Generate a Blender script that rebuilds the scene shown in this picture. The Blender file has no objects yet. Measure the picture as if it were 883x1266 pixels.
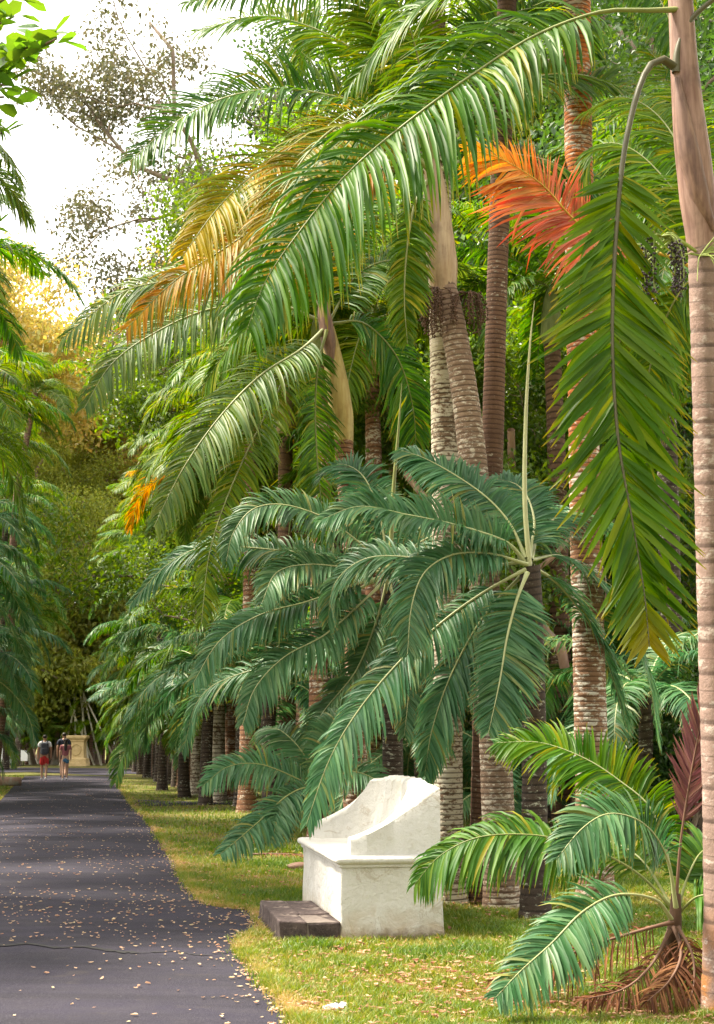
import bpy, math, random
import numpy as np
from mathutils import Vector, Matrix

R = math.radians
PI = math.pi
scene = bpy.context.scene
COL = scene.collection

# ------------------------------------------------------------------ camera
CAM_H, PITCH, FPX = 1.65, R(9.05), 1758.3
cd = bpy.data.cameras.new('camera')
cd.sensor_fit = 'VERTICAL'; cd.sensor_height = 36.0; cd.lens = 50.0
cd.clip_start = 0.1; cd.clip_end = 3000
cd.dof.use_dof = True; cd.dof.focus_distance = 12.5; cd.dof.aperture_fstop = 11
cam = bpy.data.objects.new('camera', cd); COL.objects.link(cam)
cam.location = (0, 0, CAM_H); cam.rotation_euler = (PI/2 + PITCH, 0, 0)
scene.camera = cam

# ------------------------------------------------------------------ sky, sun, exposure
SUN_EL, SUN_AZ = R(60), R(-76)          # azimuth clockwise from +Y (the view direction): the sun stands to the left, ahead
w = bpy.data.worlds.new('World'); scene.world = w; w.use_nodes = True
nt = w.node_tree; nt.nodes.clear()
out = nt.nodes.new('ShaderNodeOutputWorld'); bg = nt.nodes.new('ShaderNodeBackground')
sky = nt.nodes.new('ShaderNodeTexSky'); sky.sky_type = 'NISHITA'; sky.sun_disc = False
sky.sun_elevation = SUN_EL; sky.sun_rotation = SUN_AZ
sky.air_density = 1.0; sky.dust_density = 4.0; sky.ozone_density = 1.0
mixw = nt.nodes.new('ShaderNodeMixRGB'); mixw.inputs[0].default_value = 0.72
mixw.inputs[2].default_value = (8.9, 8.4, 7.5, 1)      # bright thin cloud over the whole sky
nt.links.new(sky.outputs[0], mixw.inputs[1]); nt.links.new(mixw.outputs[0], bg.inputs[0])
bg.inputs[1].default_value = 0.15
nt.links.new(bg.outputs[0], out.inputs[0])
sl = bpy.data.lights.new('sun', 'SUN'); sl.energy = 5.0; sl.angle = R(7); sl.color = (1, 0.91, 0.74)
sun = bpy.data.objects.new('sun', sl); COL.objects.link(sun)
sdir = Vector((math.sin(SUN_AZ)*math.cos(SUN_EL), math.cos(SUN_AZ)*math.cos(SUN_EL), math.sin(SUN_EL)))
sun.rotation_euler = (-sdir).to_track_quat('-Z', 'Y').to_euler(); sun.location = (-20, 10, 40)
vs = scene.view_settings
vs.view_transform = 'Standard'; vs.look = 'None'; vs.gamma = 1; vs.use_curve_mapping = False
vs.exposure = 1.55
scene.cycles.use_denoising = True
scene.cycles.max_bounces = 8; scene.cycles.transmission_bounces = 6; scene.cycles.diffuse_bounces = 4

# ------------------------------------------------------------------ helpers
rng = np.random.default_rng(7); random.seed(7)
CP, SP = math.cos(PITCH), math.sin(PITCH)

def W(px, py, Y):                        # a photo pixel at real distance Y ahead -> world point
    rx, up = (px-441.5)/FPX, (633-py)/FPX
    dy, dz = CP - up*SP, SP + up*CP
    k = Y/dy
    return np.array([rx*k, Y, CAM_H + dz*k])
def G(px, py):                           # ground point under a photo pixel
    rx, up = (px-441.5)/FPX, (633-py)/FPX
    dy, dz = CP - up*SP, SP + up*CP
    k = -CAM_H/dz
    return np.array([rx*k, dy*k, 0.0])
def nrm(v):
    return v/np.maximum(np.linalg.norm(v, axis=-1, keepdims=True), 1e-9)

def make_mesh(name, V, F, mats=(), attrs=None, midx=None, smooth=True):
    V = np.ascontiguousarray(V, dtype=np.float32).reshape(-1, 3)
    F = np.ascontiguousarray(F, dtype=np.int32)
    me = bpy.data.meshes.new(name)
    n, k = F.shape
    me.vertices.add(len(V)); me.vertices.foreach_set('co', V.ravel())
    me.loops.add(n*k); me.loops.foreach_set('vertex_index', F.ravel())
    me.polygons.add(n); me.polygons.foreach_set('loop_start', np.arange(0, n*k, k, dtype=np.int32))
    for m in mats: me.materials.append(m)
    if midx is not None: me.polygons.foreach_set('material_index', np.asarray(midx, dtype=np.int32))
    me.polygons.foreach_set('use_smooth', np.full(n, smooth, dtype=bool))
    for a, d in (attrs or {}).items():
        at = me.attributes.new(a, 'FLOAT', 'POINT'); at.data.foreach_set('value', np.asarray(d, dtype=np.float32).ravel())
    me.update(calc_edges=True)
    return me

def link(name, data, parent=None, kind=None, loc=None):
    o = bpy.data.objects.new(name, data); COL.objects.link(o)
    if parent is not None: o.parent = parent
    if kind: o['kind'] = kind
    if loc is not None: o.location = loc
    return o
def tag(o, label, cat, group=None):
    o['label'] = label; o['category'] = cat
    if group: o['group'] = group
    return o
def thing(name, label, cat, loc=(0, 0, 0), rz=0, group=None):
    o = link(name, None); o.location = loc; o.rotation_euler = (0, 0, rz); o.empty_display_size = 0.2
    return tag(o, label, cat, group)

def catmull(ctrl, n):
    P = np.asarray(ctrl, float)
    P = np.vstack([2*P[0]-P[1], P, 2*P[-1]-P[-2]])
    m = len(P)-3; out = []
    for u in np.linspace(0, m-1e-6, n*3):
        i = int(u); t = u-i; a, b, c, d = P[i:i+4]
        out.append(0.5*((2*b)+(-a+c)*t+(2*a-5*b+4*c-d)*t*t+(-a+3*b-3*c+d)*t**3))
    out = np.array(out)
    s = np.concatenate([[0], np.cumsum(np.linalg.norm(np.diff(out, axis=0), axis=1))])
    q = np.linspace(0, s[-1], n)
    return np.stack([np.interp(q, s, out[:, k]) for k in range(3)], 1), s[-1]

TILT = [0.0]
def frames(P, hint=None, tilt=False):
    T = nrm(np.gradient(P, axis=0))
    if hint is not None:
        h = np.asarray(hint, float); N = nrm(h - (T@h)[:, None]*T)
    else:
        Z = np.array([0, -TILT[0] if tilt else 0, 1.0]); N = np.zeros_like(T); prev = None
        for i in range(len(T)):
            z = Z - T[i]*(T[i]@Z)
            if prev is None: v = z if np.linalg.norm(z) > .05 else np.array([0, -1.0, 0])
            else:
                p = prev - T[i]*(prev@T[i]); v = 0.6*p/max(np.linalg.norm(p), 1e-6) + z
            v = v - T[i]*(v@T[i]); prev = v/np.linalg.norm(v); N[i] = prev
    return T, N, np.cross(T, N)

def tube(P, rad, sides=8, hint=None, squash=1.0):
    P = np.asarray(P, float); rad = np.broadcast_to(np.asarray(rad, float), (len(P),))
    T, N, S = frames(P, hint)
    a = np.linspace(0, 2*PI, sides, endpoint=False)
    V = P[:, None] + rad[:, None, None]*(np.cos(a)[None, :, None]*S[:, None]+squash*np.sin(a)[None, :, None]*N[:, None])
    n = len(P); i = np.arange(n-1)[:, None]*sides; j = np.arange(sides)[None]; j2 = (j+1) % sides
    F = np.stack([i+j, i+j2, i+sides+j2, i+sides+j], -1).reshape(-1, 4)
    return V.reshape(-1, 3), F
def join(parts):
    Vs, Fs, o = [], [], 0
    for V, F in parts:
        Vs.append(V); Fs.append(F+o); o += len(V)
    return np.vstack(Vs), np.vstack(Fs)
def box(c, s, rot=None):
    V = np.array([[x, y, z] for x in (-.5, .5) for y in (-.5, .5) for z in (-.5, .5)])*np.asarray(s, float)
    if rot is not None: V = V@np.array(rot).T
    F = np.array([[0, 1, 3, 2], [4, 6, 7, 5], [0, 4, 5, 1], [2, 3, 7, 6], [0, 2, 6, 4], [1, 5, 7, 3]])
    return V+np.asarray(c, float), F
def bevel(o, wd, seg=2):
    m = o.modifiers.new('bevel', 'BEVEL'); m.width = wd; m.segments = seg; m.limit_method = 'ANGLE'; return o

# ------------------------------------------------------------------ materials
class NT:
    def __init__(s, name):
        s.m = bpy.data.materials.new(name); s.m.use_nodes = True; s.t = s.m.node_tree; s.t.nodes.clear()
        s.out = s.n('OutputMaterial')
    def n(s, typ, **kw):
        x = s.t.nodes.new('ShaderNode'+typ)
        for k, v in kw.items(): setattr(x, k, v)
        return x
    def l(s, a, b): s.t.links.new(a, b)
    def coord(s, which='Object', scale=None):
        c = s.n('TexCoord').outputs[which]
        if scale is None: return c
        mp = s.n('Mapping'); s.l(c, mp.inputs[0]); mp.inputs['Scale'].default_value = scale if hasattr(scale, '__len__') else (scale,)*3
        return mp.outputs[0]
    def noise(s, vec, scale, detail=4, rough=.55, dist=0):
        x = s.n('TexNoise'); s.l(vec, x.inputs['Vector']); x.inputs['Scale'].default_value = scale
        x.inputs['Detail'].default_value = detail; x.inputs['Roughness'].default_value = rough; x.inputs['Distortion'].default_value = dist
        return x.outputs[0]
    def ramp(s, fac, stops):
        x = s.n('ValToRGB'); s.l(fac, x.inputs[0]); e = x.color_ramp.elements
        while len(e) < len(stops): e.new(.5)
        for el, (p, c) in zip(e, stops):
            el.position = p; el.color = (c, c, c, 1) if not hasattr(c, '__len__') else (*c, 1)
        return x.outputs[0]
    def mix(s, fac, a, b, blend='MIX'):
        x = s.n('MixRGB', blend_type=blend)
        for i, v in ((0, fac), (1, a), (2, b)):
            if hasattr(v, 'is_output'): s.l(v, x.inputs[i])
            elif i == 0: x.inputs[0].default_value = v
            else: x.inputs[i].default_value = (*v, 1)
        return x.outputs[0]
    def math(s, op, a, b=0.0, clamp=False):
        x = s.n('Math', operation=op); x.use_clamp = clamp
        for i, v in ((0, a), (1, b)):
            if hasattr(v, 'is_output'): s.l(v, x.inputs[i])
            else: x.inputs[i].default_value = v
        return x.outputs[0]
    def attr(s, name):
        return s.n('Attribute', attribute_name=name).outputs['Fac']
    def rnd(s): return s.n('ObjectInfo').outputs['Random']
    def hsv(s, col, h, sat, v):
        x = s.n('HueSaturation'); s.l(col, x.inputs['Color'])
        for k, q in (('Hue', h), ('Saturation', sat), ('Value', v)):
            if hasattr(q, 'is_output'): s.l(q, x.inputs[k])
            else: x.inputs[k].default_value = q
        return x.outputs[0]
    def bump(s, h, strength=.4, dist=.02):
        x = s.n('Bump'); s.l(h, x.inputs['Height']); x.inputs['Strength'].default_value = strength; x.inputs['Distance'].default_value = dist
        return x.outputs[0]
    def pbr(s, col, rough=.6, spec=.5, normal=None, metal=0):
        p = s.n('BsdfPrincipled')
        for k, v in (('Base Color', col), ('Roughness', rough), ('Specular IOR Level', spec), ('Metallic', metal)):
            if hasattr(v, 'is_output'): s.l(v, p.inputs[k])
            elif k == 'Base Color': p.inputs[k].default_value = (*v, 1)
            else: p.inputs[k].default_value = v
        if normal is not None: s.l(normal, p.inputs['Normal'])
        return p.outputs[0]
    def done(s, sh): s.l(sh, s.out.inputs[0]); return s.m
    def leaf(s, col, rough, trans, tcol=None, spec=.5):
        p = s.pbr(col, rough, spec)
        t = s.n('BsdfTranslucent')
        tc = s.hsv(col, .482, 1.15, 1.7) if tcol is None else tcol
        s.l(tc, t.inputs[0])
        mx = s.n('MixShader'); mx.inputs[0].default_value = trans
        s.l(p, mx.inputs[1]); s.l(t.outputs[0], mx.inputs[2])
        return s.done(mx.outputs[0])

def remap(x, lo, hi, a, b, v):
    r = x.n('MapRange'); x.l(v, r.inputs[0])
    for i, q in zip((1, 2, 3, 4), (lo, hi, a, b)): r.inputs[i].default_value = q
    return r.outputs[0]

def leaf_mat(name, stops, rough=.38, trans=.32, tip=(.35, .22, .06), tip_at=.93, hue=.012, val=.25, end_col=None, end_from=.6, spec=.5):
    """stops: colours across the leaflets' random tint; tip: dry ends; end_col: colour of the frond's outer end"""
    x = NT(name)
    c = x.ramp(x.attr('tint'), stops)
    if end_col is not None:
        e = remap(x, end_from, 1.0, 0, 1, x.attr('ft'))
        c = x.mix(e, c, end_col)
    nz = x.noise(x.coord('Object'), 2.2, 3)
    c = x.hsv(c, remap(x, 0, 1, .5-hue, .5+hue, x.rnd()), 1.0, remap(x, .25, .75, 1-val, 1+val, nz))
    if tip is not None:
        c = x.mix(remap(x, tip_at, 1.0, 0, .85, x.attr('al')), c, tip)
    return x.leaf(x.hsv(c, .5, 1.12, 1.0), rough+.04, trans, spec=spec*.62)

def plain(name, col, rough=.6, var=.15, scale=6, spec=.4, bump=0):
    x = NT(name); n = x.noise(x.coord('Object'), scale, 4)
    base = x.n('RGB'); base.outputs[0].default_value = (*col, 1)
    c = x.hsv(base.outputs[0], .5, 1, remap(x, .3, .7, 1-var, 1+var, n))
    return x.done(x.pbr(c, rough, spec, x.bump(x.noise(x.coord('Object'), scale*6, 4), bump, .01) if bump else None))

M = {}
M['leaf_tall'] = leaf_mat('leaf_tall', [(0, (.050, .115, .012)), (.5, (.085, .165, .016)), (.9, (.15, .21, .024)), (1, (.27, .25, .03))], .42, .42, spec=.35)
M['leaf_mid'] = leaf_mat('leaf_mid', [(0, (.036, .092, .018)), (.5, (.060, .135, .024)), (.92, (.105, .18, .032)), (1, (.24, .21, .04))], .44, .38, spec=.35, hue=.02)
M['leaf_blue'] = leaf_mat('leaf_blue', [(0, (.044, .115, .050)), (.5, (.072, .160, .074)), (.94, (.12, .205, .095)), (1, (.22, .22, .07))], .40, .34, tip_at=.92, spec=.5, hue=.02, val=.32)
M['leaf_grey'] = leaf_mat('leaf_grey', [(0, (.065, .125, .035)), (.5, (.095, .160, .045)), (1, (.16, .20, .05))], .42, .36, spec=.4)
M['leaf_front'] = leaf_mat('leaf_front', [(0, (.032, .092, .008)), (.5, (.052, .130, .010)), (.95, (.095, .18, .014)), (1, (.22, .22, .02))], .42, .46, tip=(.30, .24, .03), tip_at=.85, spec=.35)
M['leaf_hang'] = leaf_mat('leaf_hang', [(0, (.040, .100, .006)), (.5, (.066, .145, .008)), (.93, (.11, .19, .012)), (1, (.22, .22, .02))], .40, .44, tip=(.36, .26, .02), tip_at=.86, end_col=(.24, .20, .02), end_from=.88, spec=.35)
M['leaf_yellow'] = leaf_mat('leaf_yellow', [(0, (.11, .15, .02)), (.3, (.26, .21, .025)), (.6, (.46, .29, .03)), (.9, (.50, .27, .04)), (1, (.26, .15, .06))], .5, .42, tip=(.30, .17, .06), tip_at=.8, val=.35)
M['leaf_gold'] = leaf_mat('leaf_gold', [(0, (.075, .130, .014)), (.45, (.13, .17, .018)), (.8, (.24, .21, .025)), (1, (.40, .26, .03))], .44, .46, spec=.3, end_col=(.34, .24, .03), end_from=.55)
M['leaf_orange'] = leaf_mat('leaf_orange', [(0, (.36, .13, .08)), (.5, (.48, .20, .125)), (.85, (.54, .26, .15)), (1, (.38, .23, .10))], .55, .38, tip=(.36, .14, .07), end_col=(.58, .32, .04), end_from=.5, spec=.25, val=.35)
M['leaf_purple'] = leaf_mat('leaf_purple', [(0, (.12, .050, .058)), (.5, (.19, .085, .088)), (1, (.24, .13, .10))], .42, .25, tip=(.2, .08, .06))
M['leaf_dead'] = leaf_mat('leaf_dead', [(0, (.085, .040, .028)), (.5, (.15, .070, .045)), (1, (.25, .13, .07))], .75, .12, tip=(.2, .12, .07), spec=.2)
M['rachis'] = plain('rachis', (.20, .22, .07), .45)
M['rachis_pale'] = plain('rachis_pale', (.34, .36, .17), .45)
M['rachis_dark'] = plain('rachis_dark', (.085, .075, .035), .5)
M['rachis_orange'] = plain('rachis_orange', (.55, .32, .04), .5)
M['rachis_dead'] = plain('rachis_dead', (.16, .085, .055), .7)
M['spear'] = plain('spear', (.42, .42, .22), .45, .15, 3)

def trunk_mat(name, base, dark, lichen=None, la=.5, lscale=5, top=None, top_from=.5, low=None):
    x = NT(name)
    co = x.coord('Object')
    n1 = x.noise(co, 3.0, 6, .6); n2 = x.noise(x.coord('Object', (1, 1, .35)), 22, 5, .65)
    c = x.mix(remap(x, .32, .68, 0, 1, n1), dark, base)
    c = x.mix(remap(x, .35, .75, 0, .55, n2), c, [q*.55 for q in base])
    if top is not None:
        side = x.noise(co, 1.7, 5, .6)
        f = x.math('MULTIPLY', remap(x, top_from-.12, top_from+.1, 0, 1, x.attr('hg')), remap(x, .36, .50, 0, 1, side))
        c = x.mix(f, c, top)
    if low is not None:
        f = x.math('MULTIPLY', remap(x, .16, .02, 0, 1, x.attr('hg')), remap(x, .38, .55, 0, 1, x.noise(co, 4, 5)))
        c = x.mix(f, c, low)
    if lichen is not None:
        sco = x.coord('Object', (1, 1, 2.2))
        n3 = x.math('ADD', x.math('MULTIPLY', x.noise(sco, lscale*2.6, 8, .72), .7), x.math('MULTIPLY', x.noise(co, lscale*.45, 3), .3))
        f = x.math('MULTIPLY', x.ramp(n3, [(0, 0), (.605-.15*la, 0), (.645-.15*la, 1), (1, 1)]), remap(x, 1.0, .80, .25, 1, x.attr('hg')))
        c = x.mix(x.math('MULTIPLY', f, .85), c, lichen)
    ring = x.attr('ring')
    g = x.ramp(ring, [(0, 1), (.14, .9), (.27, 0), (.90, 0), (1, .9)])
    c = x.mix(x.math('MULTIPLY', g, remap(x, .35, .65, .55, 1.0, n1)), c, [q*.40 for q in dark])
    return x.done(x.pbr(c, .85, .25, x.bump(x.noise(co, 45, 5, .7), .7, .012)))
M['trunk_pink'] = trunk_mat('trunk_pink', (.34, .235, .20), (.235, .15, .125), (.46, .38, .34), .45, 3.0, low=(.33, .13, .02))
M['trunk_pale'] = trunk_mat('trunk_pale', (.23, .155, .10), (.13, .08, .05), (.58, .53, .42), .95, 6)
M['trunk_brown'] = trunk_mat('trunk_brown', (.19, .105, .065), (.10, .055, .038), (.42, .38, .30), .25, 6)
M['trunk_orange'] = trunk_mat('trunk_orange', (.28, .17, .105), (.19, .095, .055), (.60, .57, .50), .60, 4, top=(.52, .15, .03), top_from=.42)
M['trunk_red'] = trunk_mat('trunk_red', (.26, .125, .065), (.15, .070, .040), (.58, .53, .44), .50, 5)
M['trunk_grey'] = trunk_mat('trunk_grey', (.27, .185, .13), (.17, .105, .072), (.52, .46, .38), .62, 5)
M['trunk_dark'] = trunk_mat('trunk_dark', (.085, .06, .045), (.045, .032, .026), (.42, .42, .34), .35, 5)
def streak(name, a, b, rough=.5):
    x = NT(name); n = x.noise(x.coord('Object', (1, 1, .09)), 26, 6, .6, .3); n2 = x.noise(x.coord('Object'), 4, 6, .6)
    c = x.mix(remap(x, .35, .65, 0, 1, n), a, b); c = x.mix(remap(x, .52, .70, 0, .6, n2), c, [q*.5 for q in a])
    return x.done(x.pbr(c, rough, .35, x.bump(n, .25, .01)))
M['shaft_tan'] = streak('shaft_tan', (.27, .17, .095), (.42, .31, .19))
M['shaft_yellow'] = streak('shaft_yellow', (.36, .24, .075), (.46, .36, .14))
M['shaft_green'] = streak('shaft_green', (.17, .20, .07), (.26, .28, .11))
M['shaft_pink'] = streak('shaft_pink', (.17, .085, .062), (.35, .215, .17), .6)
M['sheath_brown'] = streak('sheath_brown', (.12, .06, .045), (.27, .155, .115))
M['fruit_dark'] = plain('fruit_dark', (.055, .038, .045), .5, .4, 20)
M['fruit_stalk'] = plain('fruit_stalk', (.28, .34, .08), .5)
M['fibre_brown'] = plain('fibre_brown', (.10, .055, .035), .9, .3, 12)

def bark_mat(name, a, b):
    x = NT(name); co = x.coord('Object', (1, 1, .3))
    n = x.noise(co, 9, 7, .65, .5)
    c = x.mix(remap(x, .3, .7, 0, 1, n), a, b)
    c = x.mix(x.ramp(x.noise(x.coord('Object'), 3, 5, .6), [(0, 0), (.55, 0), (.62, .8), (1, .8)]), c, (.38, .37, .30))
    return x.done(x.pbr(c, .9, .2, x.bump(n, .8, .04)))
M['bark'] = bark_mat('bark', (.14, .10, .075), (.26, .20, .15))
M['bark_pink'] = bark_mat('bark_pink', (.30, .17, .13), (.45, .30, .24))
M['bark_pale'] = bark_mat('bark_pale', (.45, .42, .34), (.62, .58, .46))

def tree_leaf(name, stops, trans=.4, rough=.42):
    x = NT(name); c = x.ramp(x.attr('tint'), stops)
    c = x.hsv(c, remap(x, 0, 1, .485, .512, x.rnd()), 1.0, remap(x, 0, 1, .8, 1.2, x.rnd()))
    return x.leaf(c, rough, trans)
M['tl_green'] = tree_leaf('tl_green', [(0, (.055, .115, .015)), (.5, (.105, .18, .022)), (.92, (.19, .25, .035)), (1, (.36, .27, .05))], .5)
M['tl_light'] = tree_leaf('tl_light', [(0, (.15, .20, .035)), (.5, (.25, .27, .055)), (1, (.42, .34, .09))], .5)
M['tl_orange'] = tree_leaf('tl_orange', [(0, (.22, .22, .055)), (.45, (.33, .26, .075)), (1, (.40, .21, .09))], .45)
M['tl_brown'] = tree_leaf('tl_brown', [(0, (.06, .07, .03)), (.6, (.10, .085, .045)), (1, (.16, .10, .06))], .3)
M['tl_dark'] = tree_leaf('tl_dark', [(0, (.028, .072, .016)), (.5, (.050, .11, .022)), (1, (.09, .15, .03))], .4)
M['tl_glossy'] = tree_leaf('tl_glossy', [(0, (.06, .15, .02)), (.5, (.10, .20, .03)), (1, (.18, .26, .04))], .4, .3)

# ------------------------------------------------------------------ ground and paths
x = NT('lawn_soil'); co = x.coord('Object')
n1 = x.noise(co, .55, 5, .6); n2 = x.noise(co, 7, 6, .65); n3 = x.noise(co, 60, 4, .7)
c = x.mix(remap(x, .38, .62, 0, 1, n1), (.13, .15, .030), (.20, .145, .065))
c = x.mix(remap(x, .40, .65, 0, .75, n2), c, (.10, .13, .025))
c = x.mix(remap(x, .5, .75, 0, .7, n3), c, (.27, .18, .10))
M['lawn'] = x.done(x.pbr(c, .95, .15, x.bump(n3, .8, .03)))
x = NT('asphalt'); co = x.coord('Object')
n1 = x.noise(co, .45, 5, .6); n2 = x.noise(co, 3.2, 6, .65); n3 = x.noise(co, 130, 3, .7); n4 = x.noise(x.coord('Object', (.25, 2.2, 1)), 1.2, 5, .6)
c = x.mix(remap(x, .3, .7, 0, 1, n1), (.024, .021, .038), (.037, .0325, .054))
c = x.mix(remap(x, .4, .65, 0, .5, n2), c, (.050, .044, .055))
c = x.mix(remap(x, .45, .60, 0, .6, n4), c, (.018, .0165, .024))
c = x.mix(remap(x, .52, .70, 0, .75, n3), c, (.11, .098, .11))
c = x.mix(remap(x, .46, .30, 0, .7, n3), c, (.009, .0085, .010))
st = x.ramp(x.noise(co, 1.9, 6, .7), [(0, 0), (.60, 0), (.66, .45), (1, .6)])
c = x.mix(st, c, (.060, .050, .050))
M['asphalt'] = x.done(x.pbr(c, .88, .22, x.bump(n3, 1.0, .014)))
M['crack'] = plain('crack', (.018, .017, .018), .9)
M['patch'] = plain('patch', (.050, .048, .056), .8, .3, 60, bump=.5)

gs = 400.0
ground = link('ground', make_mesh('ground', [[-gs, -gs, 0], [gs, -gs, 0], [gs, gs, 0], [-gs, gs, 0]], [[0, 1, 2, 3]], [M['lawn']]), kind='structure')

PR = [(430, 1400), (408, 1320), (371, 1266), (347, 1234), (322, 1203), (296, 1174), (304, 1164), (326, 1152), (322, 1136), (314, 1127), (292, 1125), (268, 1122), (249, 1114), (234, 1092), (216, 1063), (196, 1032), (179, 1011), (164, 997), (158, 988), (148, 975), (140, 964), (136, 959)]
PRw = np.array([G(*p)[:2] for p in PR])
PL = [(-600, 1400), (-300, 1220), (-110, 1075), (-40, 1020), (0, 990), (12, 977), (24, 966), (34, 957), (37, 954)]
PLw = np.array([G(*p)[:2] for p in PL])
def xr(y): return np.interp(y, PRw[:, 1], PRw[:, 0])
def xl(y): return np.interp(y, PLw[:, 1], PLw[:, 0])
ys = np.concatenate([np.arange(2.0, 20, .07), np.arange(20, 45, .2), np.arange(45, 64, .5)])
jit = lambda y, s, a: a*(np.sin(y*7.3+s)+.7*np.sin(y*17.1+2*s)+.5*np.sin(y*41+3*s))
rx_ = xr(ys) + jit(ys, 1, .014) + rng.normal(0, .007, len(ys)); lx_ = xl(ys) + jit(ys, 2, .02)
K = 6
V = []; 
for i in range(len(ys)):
    for k in range(K+1):
        t = k/K
        V.append([lx_[i]*(1-t)+rx_[i]*t, ys[i], .012 + .03*math.sin(PI*t)])
V = np.array(V); F = np.array([[i*(K+1)+k, i*(K+1)+k+1, (i+1)*(K+1)+k+1, (i+1)*(K+1)+k] for i in range(len(ys)-1) for k in range(K)])
path = link('path', make_mesh('path', V, F, [M['asphalt']]), kind='structure')
# crossing at the far end and the narrow branch leaving to the right
def strip(name, pts_a, pts_b, z, mat):
    A = np.array(pts_a); B = np.array(pts_b)
    A[:, 2] = z; B[:, 2] = z
    n = len(A); V = np.vstack([A, B]); F = np.array([[i, i+1, n+i+1, n+i] for i in range(n-1)])
    return link(name, make_mesh(name, V, F, [mat]), kind='structure')
strip('far_path', [G(-60, 956), G(37, 954.5), G(136, 959.3), G(160, 957), G(260, 957)], [G(-60, 949), G(37, 949), G(136, 950), G(160, 951), G(260, 951)], .006, M['asphalt'])
strip('side_path', [G(160, 996.5), G(190, 997), G(232, 995.5), G(330, 994)], [G(155, 988), G(190, 989.5), G(232, 991), G(330, 990)], .006, M['asphalt'])
# lifted crack across the tarmac
cx = []
for px, py in [(-60, 1171), (0, 1176), (35, 1174), (70, 1179), (100, 1177), (140, 1182), (175, 1184), (215, 1181), (250, 1185), (290, 1179)]:
    cx.append(G(px, py)+np.array([0, 0, .040]))
cp, _ = catmull(cx, 90); cp[:, 1] += rng.normal(0, .012, 90)
wv = np.where(cp[:, 0] < -1.7, .050, .016)*rng.uniform(.35, 1.3, 90)
tt = np.clip((cp[:, 0]-xl(cp[:, 1]))/(xr(cp[:, 1])-xl(cp[:, 1])), 0, 1); cp[:, 2] = .012+.03*np.sin(PI*tt)+.006
Vc = np.vstack([cp-np.stack([0*wv, wv, 0*wv], 1), cp+np.stack([0*wv, wv, 0*wv], 1)])
link('path_crack', make_mesh('path_crack', Vc, [[i, i+1, 91+i, 90+i] for i in range(89)], [M['crack']]), path)

# ------------------------------------------------------------------ masonry bench
BC = np.array([-0.135, 12.14, 0]); bu = np.array([-.170, .985, 0]); bv = np.array([.985, .170, 0])
BANG = math.atan2(bv[1], bv[0])
x = NT('limewash'); co = x.coord('Object')
n1 = x.noise(co, 2.2, 6, .6); n2 = x.noise(co, 14, 6, .65); n3 = x.noise(co, 5, 6, .6, 1.0)
c = x.mix(remap(x, .35, .7, 0, 1, n1), (.60, .585, .56), (.52, .50, .46))
c = x.mix(remap(x, .56, .72, 0, .45, n2), c, (.44, .40, .34))
sep = x.n('SeparateXYZ'); x.l(co, sep.inputs[0])
hz = remap(x, .24, .02, 0, 1, x.math('ADD', sep.outputs[2], x.math('MULTIPLY', x.math('SUBTRACT', n3, .5), .5)))
c = x.mix(x.math('MULTIPLY', hz, .85), c, (.40, .31, .21))
lowb = x.math('MULTIPLY', remap(x, .10, .0, 0, 1, x.math('ADD', sep.outputs[2], x.math('MULTIPLY', x.math('SUBTRACT', n2, .5), .22))), remap(x, .40, .52, 0, 1, n1))
c = x.mix(lowb, c, (.17, .12, .08))
flake = x.ramp(n3, [(0, 0), (.60, 0), (.615, 1), (.64, 1), (.655, 0), (1, 0)])
c = x.mix(x.math('MULTIPLY', flake, .5), c, (.36, .30, .23))
spots = x.ramp(x.noise(co, 38, 2, .5), [(0, 0), (.74, 0), (.77, 1), (1, 1)])
c = x.mix(x.math('MULTIPLY', spots, .7), c, (.22, .18, .14))
M['limewash'] = x.done(x.pbr(c, .75, .3, x.bump(x.mix(.5, n2, n3), .9, .035)))
bench = thing('masonry_bench', 'white limewashed masonry bench with scalloped shell back beside the path', 'bench', tuple(BC), BANG)
# local frame: x = depth (path side -> back), y = length
BL, BD = 2.35, .87
def grid_faces(nu, nv, close_u=False):
    F = []
    for i in range(nu if close_u else nu-1):
        for j in range(nv-1):
            i2 = (i+1) % nu
            F.append([i*nv+j, i2*nv+j, i2*nv+j+1, i*nv+j+1])
    return np.array(F)
def rect_loop(ins, n=26, r=.02):
    x0, x1, y0, y1 = -ins, BD+ins, -ins, BL+ins
    pts = []
    for (cx_, cy_, a0) in ((x1-r, y0+r, -90), (x1-r, y1-r, 0), (x0+r, y1-r, 90), (x0+r, y0+r, 180)):
        for a in np.linspace(a0, a0+90, 4): pts.append((cx_+r*math.cos(R(a)), cy_+r*math.sin(R(a))))
    out = []
    for i in range(len(pts)):
        a, b = np.array(pts[i]), np.array(pts[(i+1) % len(pts)])
        m = max(1, int(np.linalg.norm(b-a)/.05))
        for k in range(m): out.append(a+(b-a)*k/m)
    return np.array(out)
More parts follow.
